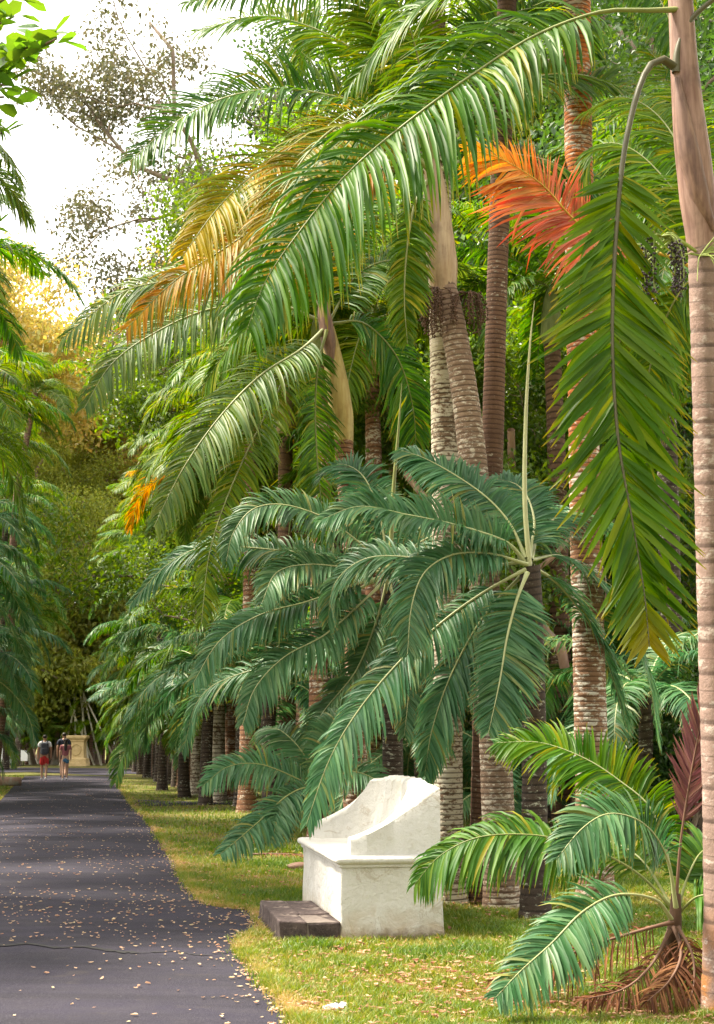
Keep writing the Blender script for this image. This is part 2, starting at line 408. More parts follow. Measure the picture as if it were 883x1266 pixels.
def ring_solid(name, prof, parent, mat, wob=.004):
    loops = []
    for off, z in prof:
        L = rect_loop(off); loops.append(np.column_stack([L, np.full(len(L), z)]))
    n = min(len(l) for l in loops)
    n0 = len(loops[0])
    loops = [l if len(l) == n0 else l[np.linspace(0, len(l)-1, n0).astype(int)] for l in loops]
    A = np.array(loops)                                   # prof, ring, 3
    A[..., :2] += wob*np.sin(A[..., [1, 0]]*9+A[..., [2]]*13) + rng.normal(0, wob*.3, A[..., :2].shape)
    nv, nu = A.shape[:2]
    V = A.transpose(1, 0, 2).reshape(-1, 3); F = grid_faces(nu, nv, True)
    V = np.vstack([V, [[BD/2, BL/2, prof[-1][1]]]]); cidx = len(V)-1
    caps = np.array([[i*nv+nv-1, ((i+1) % nu)*nv+nv-1, cidx, cidx] for i in range(nu)])
    me = bpy.data.meshes.new(name)
    me.from_pydata(V.tolist(), [], F.tolist()+[c[:3].tolist() for c in caps]); me.materials.append(mat)
    for p in me.polygons: p.use_smooth = True
    me.set_sharp_from_angle(angle=R(40))
    return link(name, me, parent)
ring_solid('plinth', [(.012, -.03), (.012, .04), (.003, .10), (0, .2), (0, .3), (0, .4), (0, .5), (0, .585)], bench, M['limewash'])
ring_solid('seat_rail', [(.001, .586), (.016, .590), (.020, .600), (.018, .612), (.030, .618), (.046, .628), (.053, .645), (.050, .662), (.036, .676), (.015, .682), (-.03, .684)], bench, M['limewash'], .002)
# shell back: U shaped wall, arms sweeping up to the fluted back
def upper_shell():
    x0, x1, y0, y1 = .085, BD-.015, .02, BL-.02
    r = .30; th = .16
    inner, outer, hs, fl = [], [], [], []
    def arm_h(t): return .17 + .42*(t**1.3)
    nA, nC, nB = 26, 12, 90
    xa = x1-th-r
    for i in range(nA):
        t = i/nA; xx = x0+(xa-x0)*t
        inner.append((xx, y0+th)); outer.append((xx, y0)); hs.append((xx-x0)/(x1-x0)); fl.append(0)
    for i in range(nC):
        a = i/nC; inner.append((xa+r*math.sin(a*PI/2), y0+th+r*(1-math.cos(a*PI/2))))
        if a < .5: outer.append((xa+(x1-xa)*2*a, y0))
        else: outer.append((x1, y0+(th+r)*(2*a-1)))
        hs.append(min(1, (outer[-1][0]-x0)/(x1-x0))); fl.append(0)
    for i in range(nB+1):
        t = i/nB; yy = y0+th+r+(y1-y0-2*th-2*r)*t
        inner.append((x1-th, yy)); outer.append((x1, yy)); hs.append(1.0); fl.append(t)
    i2 = list(reversed(inner[:nA+nC])); o2 = list(reversed(outer[:nA+nC])); h2 = list(reversed(hs[:nA+nC]))
    inner += [(a, BL-b) for a, b in i2]; outer += [(a, BL-b) for a, b in o2]; hs += h2; fl += [0]*len(i2)
    n = len(inner); prof_n = 12; V = []
    for i in range(n):
        h = arm_h(min(1, hs[i])); t = fl[i]; flute = 0
        isb = nA+nC <= i < nA+nC+nB+1
        if isb or hs[i] > .98:
            yy = inner[i][1]; ph = (yy-y0)/(y1-y0)*9
            flute = abs(math.sin(PI*ph)); h += (.034*flute if isb else 0) + .02*math.sin(PI*(yy-y0)/(y1-y0))
        ix, iy = inner[i]; ox, oy = outer[i]
        d = np.array([ix-ox, iy-oy]); d = d/np.linalg.norm(d)
        for k in range(8):                                    # inner face, bottom to top
            z = .66+(h-.02)*k/7
            off = -.030*(k/7) + (.16 if isb else .05)*(1-k/7)**1.8 + (.045*(1-flute)*(k/7)**1.2 if isb else 0)
            V.append((ix+d[0]*off, iy+d[1]*off, z))
        off = V[-1]
        V.append((ox+(off[0]-ox)*.80, oy+(off[1]-oy)*.80, .66+h)); V.append((ox+(off[0]-ox)*.22, oy+(off[1]-oy)*.22, .66+h+.004))
        V.append((ox, oy, .66+h-.022)); V.append((ox, oy, .655))
    V = np.array(V); F = grid_faces(n, prof_n).tolist()
    F.append(list(range(prof_n-1, -1, -1))); F.append([(n-1)*prof_n+k for k in range(prof_n)])
    me = bpy.data.meshes.new('backrest'); me.from_pydata(V.tolist(), [], F); me.materials.append(M['limewash'])
    for p in me.polygons: p.use_smooth = True
    me.set_sharp_from_angle(angle=R(50))
    o = link('backrest', me, bench); o['label'] = 'shell-shaped back with scalloped rim and sweeping arms'
    return o
upper_shell()

# stone step in front of the bench
x = NT('basalt'); co = x.coord('Object')
n1 = x.noise(co, 11, 6, .65); n2 = x.noise(co, 40, 5, .7); n3 = x.noise(co, 6, 6, .6)
c = x.mix(remap(x, .35, .68, 0, 1, n1), (.045, .034, .034), (.115, .085, .080))
c = x.mix(x.ramp(n3, [(0, 0), (.60, 0), (.66, .7), (1, .8)]), c, (.27, .22, .19))
c = x.mix(remap(x, .55, .75, 0, .6, n2), c, (.20, .16, .15))
c = x.hsv(c, .5, 1, remap(x, 0, 1, .75, 1.3, x.rnd()))
M['basalt'] = x.done(x.pbr(c, .9, .2, x.bump(n2, .9, .02)))
M['mortar'] = plain('mortar', (.15, .12, .105), .95, .3, 20, bump=.6)
step = thing('stone_step', 'low dark weathered stone step at the foot of the white bench', 'step', tuple(BC), BANG)
SL, SD, SH = 1.62, .50, .165
link('mortar_bed', make_mesh('mortar_bed', *box((-SD/2-.012, SL/2-.02, SH/2-.008), (SD-.02, SL-.02, SH-.006)), [M['mortar']], smooth=False), step)
yy = -.02
rows = [(0, .26), (.26, .5)]
for ri, (a, b) in enumerate(rows):
    y = -.02 - (0 if ri != 1 else 0)
    first = True
    while y < SL-.03:
        ln = random.uniform(.42, .70)
        if y+ln > SL-.25: ln = SL-.02-y
        V, F = box((0, 0, 0), (b-a-.005, ln-.005, SH+random.uniform(-.012, .008)))
        V += rng.normal(0, .006, V.shape)
        o = link('stone', make_mesh('stone', V, F, [M['basalt']], smooth=False), step, loc=(-.012-(a+b)/2+random.uniform(-.006, .006), y+ln/2, SH/2+random.uniform(-.004, .004)))
        bevel(o, .012, 2); y += ln

# ------------------------------------------------------------------ palm fronds
def prof_len(t):
    return np.clip(np.interp(t, [0, .06, .2, .45, .7, .88, 1.0], [.55, .70, .90, 1.0, .86, .58, .28]), 0, 1)
def frond_geo(ctrl, n=70, L=.6, wd=.035, pet=.1, droop=.5, vee=20, a0=30, a1=65, hint=None, roll=0, seed=0, segs=4, fold=True, r0=.02, rough=.75, lprof=None, up=None):
    g = np.random.default_rng(seed)
    P, Ltot = catmull(ctrl, 36)
    up = up or (.72 if TILT[0] > .5 else 1.0)
    a0, a1, droop, n, wd = a0*.5, a1*.76, droop*(1.0 if hint is not None else 1.15), int(n*2.15), wd*.74
    T, N, S = frames(P, hint, True)
    if roll:
        cr, sr = math.cos(R(roll)), math.sin(R(roll)); N, S = N*cr+S*sr, S*cr-N*sr
    q = np.linspace(0, 1, 36)
    rad = r0*np.interp(q, [0, .08, .3, 1], [1.5, 1.0, .75, .14])
    rV, rF = tube(P, rad, 6, squash=.8)
    ts = np.repeat(np.linspace(pet, .992, n), 2); side = np.tile([1.0, -1.0], n)
    ts = np.clip(ts + g.normal(0, .18/n, 2*n), pet*.9, .995)
    I = lambda A: np.stack([np.interp(ts, q, A[:, k]) for k in range(3)], 1)
    p, t_, nn = I(P), nrm(I(T)), nrm(I(N)); ss = np.cross(t_, nn)
    tn = (ts-pet)/(1-pet)
    A = np.radians(a0+(a1-a0)*tn**1.3 + g.normal(0, 4.5*rough, 2*n)+4*np.sin(tn*21+seed)+3*np.sin(tn*47+2*seed)); v = np.radians(vee*(1-.5*tn)+g.normal(0, 7*rough, 2*n)+6*np.sin(tn*17+3*seed))
    d = np.cos(A)[:, None]*(side[:, None]*np.cos(v)[:, None]*ss + np.sin(v)[:, None]*nn) + np.sin(A)[:, None]*t_
    ln = L*(lprof or prof_len)(tn)*g.uniform(.84, 1.08, 2*n)
    upper = side*ss[:, 2] > 0
    ln = np.where(upper, ln*up, ln)
    drp = droop*g.uniform(.65, 1.35, 2*n)
    ln = np.where(g.uniform(0, 1, 2*n) < .05, ln*g.uniform(.2, .6, 2*n), ln)
    drp = np.where(g.uniform(0, 1, 2*n) < .06, drp+g.uniform(.5, 1.6, 2*n), drp)
    w = nrm(t_-np.sum(t_*d, 1, keepdims=True)*d)
    phi = np.radians(g.normal(12, 22*rough, 2*n))*side
    wp = [.55, 1.0, .95, .62, .06] if segs == 4 else [.7, 1.0, .75, .07]
    pos = p.copy(); rings = []
    for k in range(segs+1):
        w = nrm(w-np.sum(w*d, 1, keepdims=True)*d)
        ww = w*np.cos(phi)[:, None]+np.cross(d, w)*np.sin(phi)[:, None]
        hw = (.5*wd*wp[k]*(.6+.4*ln/L))[:, None]
        if fold:
            up = np.cross(ww, d); up *= np.sign(np.sum(up*nn, 1, keepdims=True)+1e-6)
            rings.append(np.stack([pos-ww*hw, pos-up*hw*.35, pos+ww*hw], 1))
        else: rings.append(np.stack([pos-ww*hw, pos+ww*hw], 1))
        if k < segs:
            gk = (.35+.9*k/segs)
            d = d + np.array([0, 0, -1.0])*(drp*gk)[:, None]*(2.0/segs)
            d = nrm(d); pos = pos + d*(ln/segs)[:, None]
    LV = np.stack(rings, 1)                                   # leaflet, ring, across, 3
    c = 3 if fold else 2
    lf = np.array([[k*c+j, k*c+j+1, (k+1)*c+j+1, (k+1)*c+j] for k in range(segs) for j in range(c-1)])
    nl = 2*n; per = (segs+1)*c
    LV = LV.reshape(nl, per, 3)
    tint = np.repeat(g.uniform(0, 1, nl)[:, None], per, 1)
    al = np.tile(np.repeat(np.linspace(0, 1, segs+1), c)[None], (nl, 1)); ft = np.repeat(tn[:, None], per, 1)
    return dict(rV=rV, rF=rF, LV=LV, lf=lf, tint=tint, al=al, ft=ft, per=per, nl=nl, ltot=Ltot)

def leaflets_mesh(g, mat, sel=None, org=np.zeros(3)):
    idx = np.arange(g['nl']) if sel is None else np.asarray(sel)
    V = g['LV'][idx].reshape(-1, 3)-org
    F = (g['lf'][None]+(np.arange(len(idx))*g['per'])[:, None, None]).reshape(-1, 4)
    return make_mesh('leaflets', V, F, [mat], dict(tint=g['tint'][idx], al=g['al'][idx], ft=g['ft'][idx]))

SPLIT = {}
def add_frond(palm, g, leaf, rach, split=False, label=None, name='frond'):
    org = np.array(palm.location)
    fr = link(name, make_mesh('rachis', g['rV']-org, g['rF'], [rach]), palm)
    if label: fr['label'] = label
    if split:
        room = max(0, 300-SPLIT.get(palm.name, 0)); m = min(room, g['nl']); SPLIT[palm.name] = 300-room+m
        for i in range(m): link('leaflet', leaflets_mesh(g, leaf, [i], org), fr)
        if m < g['nl']: link('leaflets', leaflets_mesh(g, leaf, np.arange(m, g['nl']), org), fr, kind='stuff')
    else:
        link('leaflets', leaflets_mesh(g, leaf, None, org), fr, kind='stuff')
    return fr
def one_mesh(g, leaf, rach, name='frond'):
    nr = len(g['rV']); V = np.vstack([g['rV'], g['LV'].reshape(-1, 3)])
    LF = (g['lf'][None]+(np.arange(g['nl'])*g['per'])[:, None, None]).reshape(-1, 4)
    F = np.vstack([g['rF'], LF+nr]); mi = np.concatenate([np.ones(len(g['rF'])), np.zeros(len(LF))])
    at = {k: np.concatenate([np.zeros(nr), g[k].ravel()]) for k in ('tint', 'al', 'ft')}
    return make_mesh(name, V, F, [leaf, rach], at, mi)
def planar(e0, e1, L, n=7, bow=0.0):
    pts = [np.zeros(3)]; m = 24
    for i in range(m):
        t = i/(m-1); e = R(e0+(e1-e0)*t**1.15); a = bow*t*t
        pts.append(pts[-1]+np.array([math.cos(e)*math.cos(a), math.cos(e)*math.sin(a), math.sin(e)])*L/m)
    return np.array(pts)[np.linspace(0, m, n).astype(int)]

def trunk_geo(ctrl, r_lo, r_hi, pitch=.06, base=1.35, sides=16, amp=.014, seed=0, spp=4, nmax=220):
    P0, L = catmull(ctrl, 60)
    nr = max(4, min(nmax, int(L/pitch))); n = nr*spp+1
    P, L = catmull(ctrl, n)
    s = np.linspace(0, 1, n); ph = (s*nr) % 1.0
    g = np.random.default_rng(seed)
    rad = (r_lo+(r_hi-r_lo)*s)*(1+(base-1)*np.exp(-s*L/.22)) * (1+.015*np.sin(s*L*2.1+seed))
    rad = rad*(1+amp*(np.where(ph < .15, -1.0, .25+.6*ph))) * (1+np.repeat(g.normal(0, .008, nr+1), spp)[:n])
    T, N, S = frames(P, (0, -1, 0)); a = np.linspace(0, 2*PI, sides, endpoint=False)
    wob = 1+.03*np.sin(3*a+seed)[None]+g.normal(0, .006, (n, sides))
    V = P[:, None]+(rad[:, None]*wob)[..., None]*(np.cos(a)[None, :, None]*S[:, None]+np.sin(a)[None, :, None]*N[:, None])
    V[..., 2] += (np.sin(a+seed)*.25*pitch)[None]*np.linspace(0, 1, n)[:, None]
    i = np.arange(n-1)[:, None]*sides; j = np.arange(sides)[None]; j2 = (j+1) % sides
    F = np.stack([i+j, i+j2, i+sides+j2, i+sides+j], -1).reshape(-1, 4)
    return V.reshape(-1, 3), F, dict(ring=np.repeat(ph, sides), hg=np.repeat(s, sides))
def add_trunk(palm, ctrl, r_lo, r_hi, mat, org=None, **kw):
    org = np.array(palm.location) if org is None else org
    V, F, at = trunk_geo(ctrl, r_lo, r_hi, **kw)
    return link('trunk', make_mesh('trunk', V-org, F, [mat], at), palm)
def add_tube(palm, name, ctrl, radii, mat, n=24, sides=12, org=None):
    org = np.array(palm.location) if org is None else org
    P, _ = catmull(ctrl, n); rr = np.interp(np.linspace(0, 1, n), np.linspace(0, 1, len(radii)), radii)
    V, F = tube(P-org, rr, sides, hint=(0, -1, 0.01))
    return link(name, make_mesh(name, V, F, [mat]), palm)

def px_ctrl(pts, ya, yb=None, bend=0):
    yb = ya if yb is None else yb; m = len(pts)
    return [W(p[0], p[1], ya+(yb-ya)*(i/(m-1)) + bend*math.sin(PI*i/(m-1))) for i, p in enumerate(pts)]
def spear(palm, pts, Y, r, mat=None):
    add_tube(palm, 'spear_leaf', px_ctrl(pts, Y), [r, r*.85, r*.6, r*.12], mat or M['spear'], 24, 8)

def fruit_cluster(palm, at, L=.35, nst=14, seed=0, spread=.16, beads=True, mats=('fruit_stalk', 'fruit_dark')):
    g = np.random.default_rng(seed); org = np.array(palm.location); at = np.asarray(at)
    parts, bp = [], []
    for k in range(nst):
        a = g.uniform(0, 2*PI); d = np.array([math.cos(a), math.sin(a), 0])*spread*g.uniform(.3, 1)
        e = at+d+np.array([0, 0, -L*g.uniform(.6, 1)])
        c = [at, at+d*.7+np.array([0, 0, -.06*L]), at+d*1.05+np.array([0, 0, -.5*L]), e]
        P, _ = catmull(c, 14); parts.append(tube(P-org, np.linspace(.006, .003, 14), 4))
        if beads:
            for q in P[4:]:
                for _ in range(3): bp.append(q+g.normal(0, .011, 3)-org)
    o = link('fruit_cluster', make_mesh('fruit_stalks', *join(parts), [M[mats[0]]]), palm)
    if beads:
        ic = np.array([[1, 0, 0], [-1, 0, 0], [0, 1, 0], [0, -1, 0], [0, 0, 1], [0, 0, -1]])*.011
        tf = np.array([[0, 2, 4], [2, 1, 4], [1, 3, 4], [3, 0, 4], [2, 0, 5], [1, 2, 5], [3, 1, 5], [0, 3, 5]])
        bp = np.array(bp); V = (bp[:, None]+ic[None]*g.uniform(.8, 1.2, (len(bp), 1, 1))).reshape(-1, 3)
        F = (tf[None]+(np.arange(len(bp))*6)[:, None, None]).reshape(-1, 3)
        link('berries', make_mesh('berries', V, F, [M[mats[1]]]), o, kind='stuff')
    return o
def gz(p): return (float(p[0]), float(p[1]), 0.0)

TILT[0] = 1.25
# ---- front right palm (trunk at the frame's right edge)
Y1 = 8.9
t1 = px_ctrl([(889, 1246), (890, 1180), (890, 1080), (886, 900), (880, 700), (874, 500), (868, 300)], Y1); t1[0][2] = -.05
pA = thing('palm_tree', 'slender pink-grey ringed palm trunk with peeling crownshaft and dark berry cluster', 'palm tree', gz(t1[0]))
add_trunk(pA, t1, .098, .088, M['trunk_pink'], pitch=.10, base=1.25, sides=24, amp=.022, seed=3)
add_tube(pA, 'crownshaft', px_ctrl([(868, 310), (866, 280), (860, 220), (852, 150), (846, 80), (842, 10), (838, -60)], Y1), [.092, .118, .115, .10, .088, .082, .07], M['shaft_pink'], 30, 20)
add_tube(pA, 'sheath', px_ctrl([(838, 96), (842, 130), (852, 190), (868, 250), (884, 285)], Y1-.09), [.02, .055, .075, .065, .02], M['sheath_brown'], 22, 10)
add_tube(pA, 'petiole', px_ctrl([(836, 90), (838, 62), (850, 30), (875, 5), (910, -20)], Y1-.06), [.03, .022, .019, .017, .015], M['rachis_dark'], 20, 8)
g = frond_geo(px_ctrl([(836, 84), (818, 73), (800, 86), (784, 130), (770, 200), (761, 300), (757, 420), (764, 540), (783, 650), (797, 735), (803, 800)], 8.85, 8.2), 52, .68, .064, .27, .08, 8, 78, 72, (0.12, -1, .1), 0, 11, r0=.024, up=1.0)
add_frond(pA, g, M['leaf_hang'], M['rachis_dark'], True, 'large bright green frond hanging straight down')
g = frond_geo(px_ctrl([(838, 12), (800, 13), (742, 15), (662, 44), (582, 94), (505, 150), (432, 212), (372, 284), (328, 348), (304, 412)], 8.85, 8.35), 82, .95, .042, .16, 1.15, 26, 18, 48, None, 0, 12, r0=.017)
add_frond(pA, g, M['leaf_front'], M['rachis'], True, 'long arching frond with hanging leaflets')
for k, (az, e0, e1, L) in enumerate([(20, 45, -40, 3.0), (75, 60, -15, 3.0), (140, 40, -45, 3.2), (-40, 35, -50, 3.1), (-100, 50, -30, 3.0)]):
    c = planar(e0, e1, L, bow=.1); ca, sa = math.cos(R(az)), math.sin(R(az))
    c = np.stack([c[:, 0]*ca-c[:, 1]*sa, c[:, 0]*sa+c[:, 1]*ca, c[:, 2]], 1)+W(840, -30, Y1)
    add_frond(pA, frond_geo(c, 66, .6, .04, .14, .7, 25, seed=20+k), M['leaf_front'], M['rachis'])
fruit_cluster(pA, W(818, 292, 8.62), .40, 17, 4, .17)
for k in range(3):
    add_tube(pA, 'fruit_stalk', [W(862, 312, Y1-.05), W(845, 300, 8.75), W(828, 288+6*k, 8.66), W(812-8*k, 300+14*k, 8.6), W(790-12*k, 330+14*k, 8.55)], [.012, .010, .007, .004], M['fruit_stalk'], 16, 6)
g = np.random.default_rng(5); parts = []
for k in range(16):
    s = W(866, 316, Y1-.09); a = g.uniform(-2.6, 1.2); d = np.array([math.cos(a)*.34, -.12, math.sin(a)*.22+.06])*g.uniform(.5, 1.1)
    P, _ = catmull([s, s+d*.5+np.array([0, 0, .03]), s+d+np.array([0, 0, -.05])], 8); parts.append(tube(P-np.array(pA.location), np.linspace(.005, .002, 8), 4))
link('flower_stalks', make_mesh('flower_stalks', *join(parts), [M['fruit_stalk']]), pA, kind='stuff')

# ---- palm with the great arching fronds above the bench
Y2 = 14.4
t2 = px_ctrl([(622, 1122), (618, 1040), (609, 850), (592, 640), (577, 500), (560, 400), (548, 350)], Y2); t2[0][2] = -.05
pB = thing('palm_tree', 'leaning ringed palm with bulging tan crownshaft and great drooping fronds', 'palm tree', gz(t2[0]))
add_trunk(pB, t2, .165, .135, M['trunk_grey'], pitch=.055, sides=20, seed=5)
add_tube(pB, 'crownshaft', px_ctrl([(549, 362), (548, 345), (546, 320), (542, 280), (538, 240), (534, 200)], Y2), [.13, .165, .155, .14, .12, .09], M['shaft_tan'], 24, 18)
fruit_cluster(pB, W(540, 356, Y2-.1), .55, 26, 7, .20, True, ('fibre_brown', 'fibre_brown'))
fruit_cluster(pB, W(578, 362, Y2-.1), .45, 26, 8, .20, True, ('fibre_brown', 'fibre_brown'))
B_ = [  # pixel polyline, far/near depths, leaf, L, droop, vee, roll
 ([(534, 198), (500, 152), (441, 127), (360, 110), (300, 115), (250, 132), (208, 158), (160, 200)], 14.4, 13.7, 'leaf_mid', .70, .55, 35, 0),
 ([(534, 208), (490, 178), (441, 170), (380, 182), (338, 201), (298, 228), (262, 266), (225, 318)], 14.3, 13.2, 'leaf_gold', .72, .7, 30, 0),
 ([(532, 214), (480, 208), (410, 232), (340, 268), (270, 312), (210, 352), (155, 408)], 14.4, 14.2, 'leaf_yellow', .62, .9, 20, 0),
 ([(532, 216), (460, 215), (380, 270), (300, 326), (220, 345), (150, 362), (75, 420)], 14.6, 15.2, 'leaf_grey', .70, .9, 15, 0),
 ([(530, 190), (514, 122), (492, 72), (464, 22), (420, -30)], 14.4, 14.8, 'leaf_tall', .65, .5, 30, 0),
 ([(534, 190), (470, 90), (400, 40), (320, 20), (240, 40)], 14.6, 15.6, 'leaf_tall', .65, .6, 30, 0),
 ([(540, 190), (560, 100), (600, 40), (660, 10), (740, 30)], 14.4, 15.2, 'leaf_mid', .66, .6, 30, 0),
 ([(545, 200), (600, 125), (680, 92), (760, 105), (830, 160)], 14.4, 15.4, 'leaf_mid', .68, .6, 30, 0),
 ([(545, 210), (600, 190), (680, 200), (740, 240), (790, 300)], 14.5, 15.6, 'leaf_mid', .62, .7, 20, 0),
 ([(528, 224), (512, 256), (503, 310), (500, 370), (504, 425)], 14.3, 14.0, 'leaf_tall', .34, .6, 10, 0),
 ([(530, 210), (480, 160), (430, 150), (380, 190), (340, 260), (320, 330)], 14.2, 12.6, 'leaf_gold', .68, .8, 20, 0),
 ([(536, 196), (520, 90), (500, 20), (460, -40), (400, -90)], 14.2, 13.0, 'leaf_tall', .68, .6, 25, 0),
]
for k, (pts, ya, yb, lf, L, dr, ve, ro) in enumerate(B_):
    add_frond(pB, frond_geo(px_ctrl(pts, ya, yb), 72, L*1.25, .042, .12, dr, ve, 26, 58, None, ro, 40+k, r0=.022), M[lf], M['rachis_pale' if lf == 'leaf_mid' else 'rachis'], k in (0, 1), 'yellowing frond' if lf == 'leaf_yellow' else None)
spear(pB, [(531, 200), (524, 120), (522, 40), (521, -40)], Y2, .035)

# ---- pale straight trunk next to it, crown above the frame top
def tall_trunk(label, pts, Y, r, mat, top_extra, seed, leaf='leaf_tall', nf=9, FL=3.0, shaft='shaft_green', elev=None):
    t = px_ctrl(pts, Y); t[0][2] = -.05
    dirn = nrm(t[-1]-t[-2]); t.append(t[-1]+dirn*top_extra)
    p = thing('palm_tree', label, 'palm tree', gz(t[0]))
    add_trunk(p, t, r, r*.85, M[mat], pitch=.052, sides=20, seed=seed)
    top = t[-1]; add_tube(p, 'crownshaft', [top-dirn*.05, top+dirn*.25, top+dirn*.6, top+dirn*.95], [r*.95, r*1.15, r, r*.55], M[shaft], 16, 14)
    g = np.random.default_rng(seed)
    for k in range(nf):
        az = k*137.5+g.uniform(-15, 15)+seed*40; e0 = (elev or [75, 55, 35, 15])[k % 4]+g.uniform(-8, 8); e1 = e0-g.uniform(75, 110)
        c = planar(e0, e1, FL*g.uniform(.85, 1.1), bow=g.uniform(-.3, .3)); ca, sa = math.cos(R(az)), math.sin(R(az))
        c = np.stack([c[:, 0]*ca-c[:, 1]*sa, c[:, 0]*sa+c[:, 1]*ca, c[:, 2]], 1)+top+dirn*.9
        add_frond(p, frond_geo(c, 62, .62, .042, .12, .7, 25, seed=seed*31+k, segs=3), M[leaf], M['rachis'])
    return p, top+dirn*.9
tall_trunk('pale lichen-mottled straight palm trunk rising right behind the white bench', [(556, 1108), (554, 1040), (553, 850), (551, 650), (548, 450), (546, 380)], 14.8, .155, 'trunk_pale', 3.6, 2, nf=8)
tall_trunk('dark brown straight palm trunk between the leaning palm and orange-streaked palm', [(594, 1115), (597, 1000), (602, 800), (608, 600), (615, 350), (622, 150)], 14.9, .125, 'trunk_brown', 1.5, 4, 'leaf_mid', nf=9, FL=2.9)
pD, topD = tall_trunk('tall ringed palm trunk streaked with orange lichen, white blotches low down', [(736, 1098), (733, 1000), (729, 850), (723, 600), (717, 300), (713, 0)], 15.2, .178, 'trunk_orange', .9, 6, 'leaf_mid', nf=8, FL=3.2)
g = frond_geo([topD, topD+(W(640, -70, 14.6)-topD)*.8, W(560, -50, 14.2), W(470, -28, 13.8), W(380, -18, 13.4), W(300, -10, 13.2), W(225, 5, 13)], 76, .72, .045, .1, .95, 15, seed=77, r0=.022)
add_frond(pD, g, M['leaf_front'], M['rachis'])
g = frond_geo([topD, W(740, -80, 14.9), W(790, -40, 14.6), W(830, 30, 14.2), W(850, 120, 14)], 66, .66, .045, .1, .8, 18, seed=78, r0=.022)
add_frond(pD, g, M['leaf_front'], M['rachis'])

# ---- palm hidden beyond the front trunk with its dying orange frond
YH = 12.6
tH = [G(918, 1143), W(915, 900, YH), W(908, 700, YH), W(902, 520, YH), W(896, 420, YH)]; tH[0][2] = -.05
pH = thing('palm_tree', 'palm behind the front trunk holding out a bright orange dying frond', 'palm tree', gz(tH[0]))
add_trunk(pH, tH, .15, .12, M['trunk_brown'], seed=9)
add_tube(pH, 'crownshaft', [tH[-1]-np.array([0, 0, .05]), W(894, 385, YH), W(890, 345, YH)], [.12, .15, .10], M['shaft_tan'], 12, 12)
def cone_ctrl(pts, ya, yb): return px_ctrl(pts, ya, yb)
g = frond_geo(px_ctrl([(890, 352), (830, 318), (775, 306), (735, 292), (706, 268), (672, 230), (634, 204), (603, 190), (578, 187)], YH, 12.0), 50, .92, .046, .34, .30, 8, 44, 66, (.15, -1, .45), 0, 91, up=.5, r0=.022, lprof=lambda t: np.interp(t, [0, .15, .5, .8, 1], [.8, 1, .95, .62, .3]))
add_frond(pH, g, M['leaf_orange'], M['rachis_orange'], True, 'orange-red dying frond')
for k, (pts, yb) in enumerate([([(890, 352), (850, 260), (790, 190), (740, 180), (712, 230)], 13.6), ([(890, 352), (840, 300), (790, 320), (770, 400), (760, 480)], 13.4), ([(890, 352), (910, 260), (940, 220), (990, 260)], 12), ([(890, 350), (860, 230), (820, 150), (770, 120), (720, 140)], 14.2), ([(890, 356), (850, 350), (810, 430), (790, 540)], 13.2), ([(890, 350), (880, 220), (850, 120), (800, 60)], 14.5)]):
    add_frond(pH, frond_geo(px_ctrl(pts, YH, yb), 60, .62, .040, .15, .7, 18, seed=95+k, segs=3), M['leaf_tall'], M['rachis'])

# ---- palm with the yellow crownshaft left of it
Y5 = 18.0
t5 = px_ctrl([(440, 1020), (440, 930), (440, 800), (437, 680), (428, 590), (425, 540)], Y5); t5[0] = np.array([t5[0][0], Y5, -.05])
pE = thing('palm_tree', 'palm with smooth yellowish crownshaft and long drooping fronds over the path', 'palm tree', gz(t5[0]))
add_trunk(pE, t5, .155, .12, M['trunk_red'], seed=12)
add_tube(pE, 'crownshaft', px_ctrl([(426, 548), (424, 525), (419, 490), (413, 450), (406, 405)], Y5), [.115, .155, .15, .12, .08], M['shaft_yellow'], 24, 16)
add_tube(pE, 'sheath', px_ctrl([(411, 450), (406, 420), (401, 388), (398, 360)], Y5-.1), [.03, .10, .09, .03], M['sheath_brown'], 14, 10)
E_ = [
 ([(405, 402), (372, 432), (322, 464), (272, 515), (226, 580), (190, 652)], 17.9, 16.4, 'leaf_grey', .70, .75, 20),
 ([(402, 408), (366, 446), (325, 520), (287, 600), (260, 680), (249, 772)], 17.9, 16.0, 'leaf_tall', .50, .6, 10),
 ([(400, 398), (340, 376), (260, 382), (190, 412), (138, 450), (104, 505)], 18, 17.0, 'leaf_grey', .72, .85, 15),
 ([(404, 408), (392, 460), (390, 530), (396, 610), (406, 690)], 17.8, 17.6, 'leaf_mid', .50, .5, 5),
 ([(408, 396), (440, 342), (482, 322), (522, 336), (550, 380)], 18, 18.6, 'leaf_mid', .66, .7, 20),
 ([(406, 394), (390, 330), (350, 296), (300, 300), (250, 340)], 18, 18.6, 'leaf_gold', .66, .7, 20),
 ([(410, 400), (450, 400), (490, 440), (510, 500), (515, 560)], 18, 18.4, 'leaf_mid', .64, .6, 12),
 ([(404, 396), (380, 360), (340, 370), (290, 420), (250, 480)], 18, 19.5, 'leaf_tall', .66, .8, 12),
 ([(406, 392), (412, 320), (430, 260), (470, 220)], 18, 18.8, 'leaf_mid', .6, .5, 25),
]
for k, (pts, ya, yb, lf, L, dr, ve) in enumerate(E_):
    hint = (0.6, -.8, .15) if k == 3 else None
    add_frond(pE, frond_geo(px_ctrl(pts, ya, yb), 70, L*1.15, .044, .10, dr, ve, 30, 62, hint, 0, 140+k, r0=.022, segs=4 if k < 2 else 3), M[lf], M['rachis_pale' if lf == 'leaf_grey' else 'rachis'], k == 0)

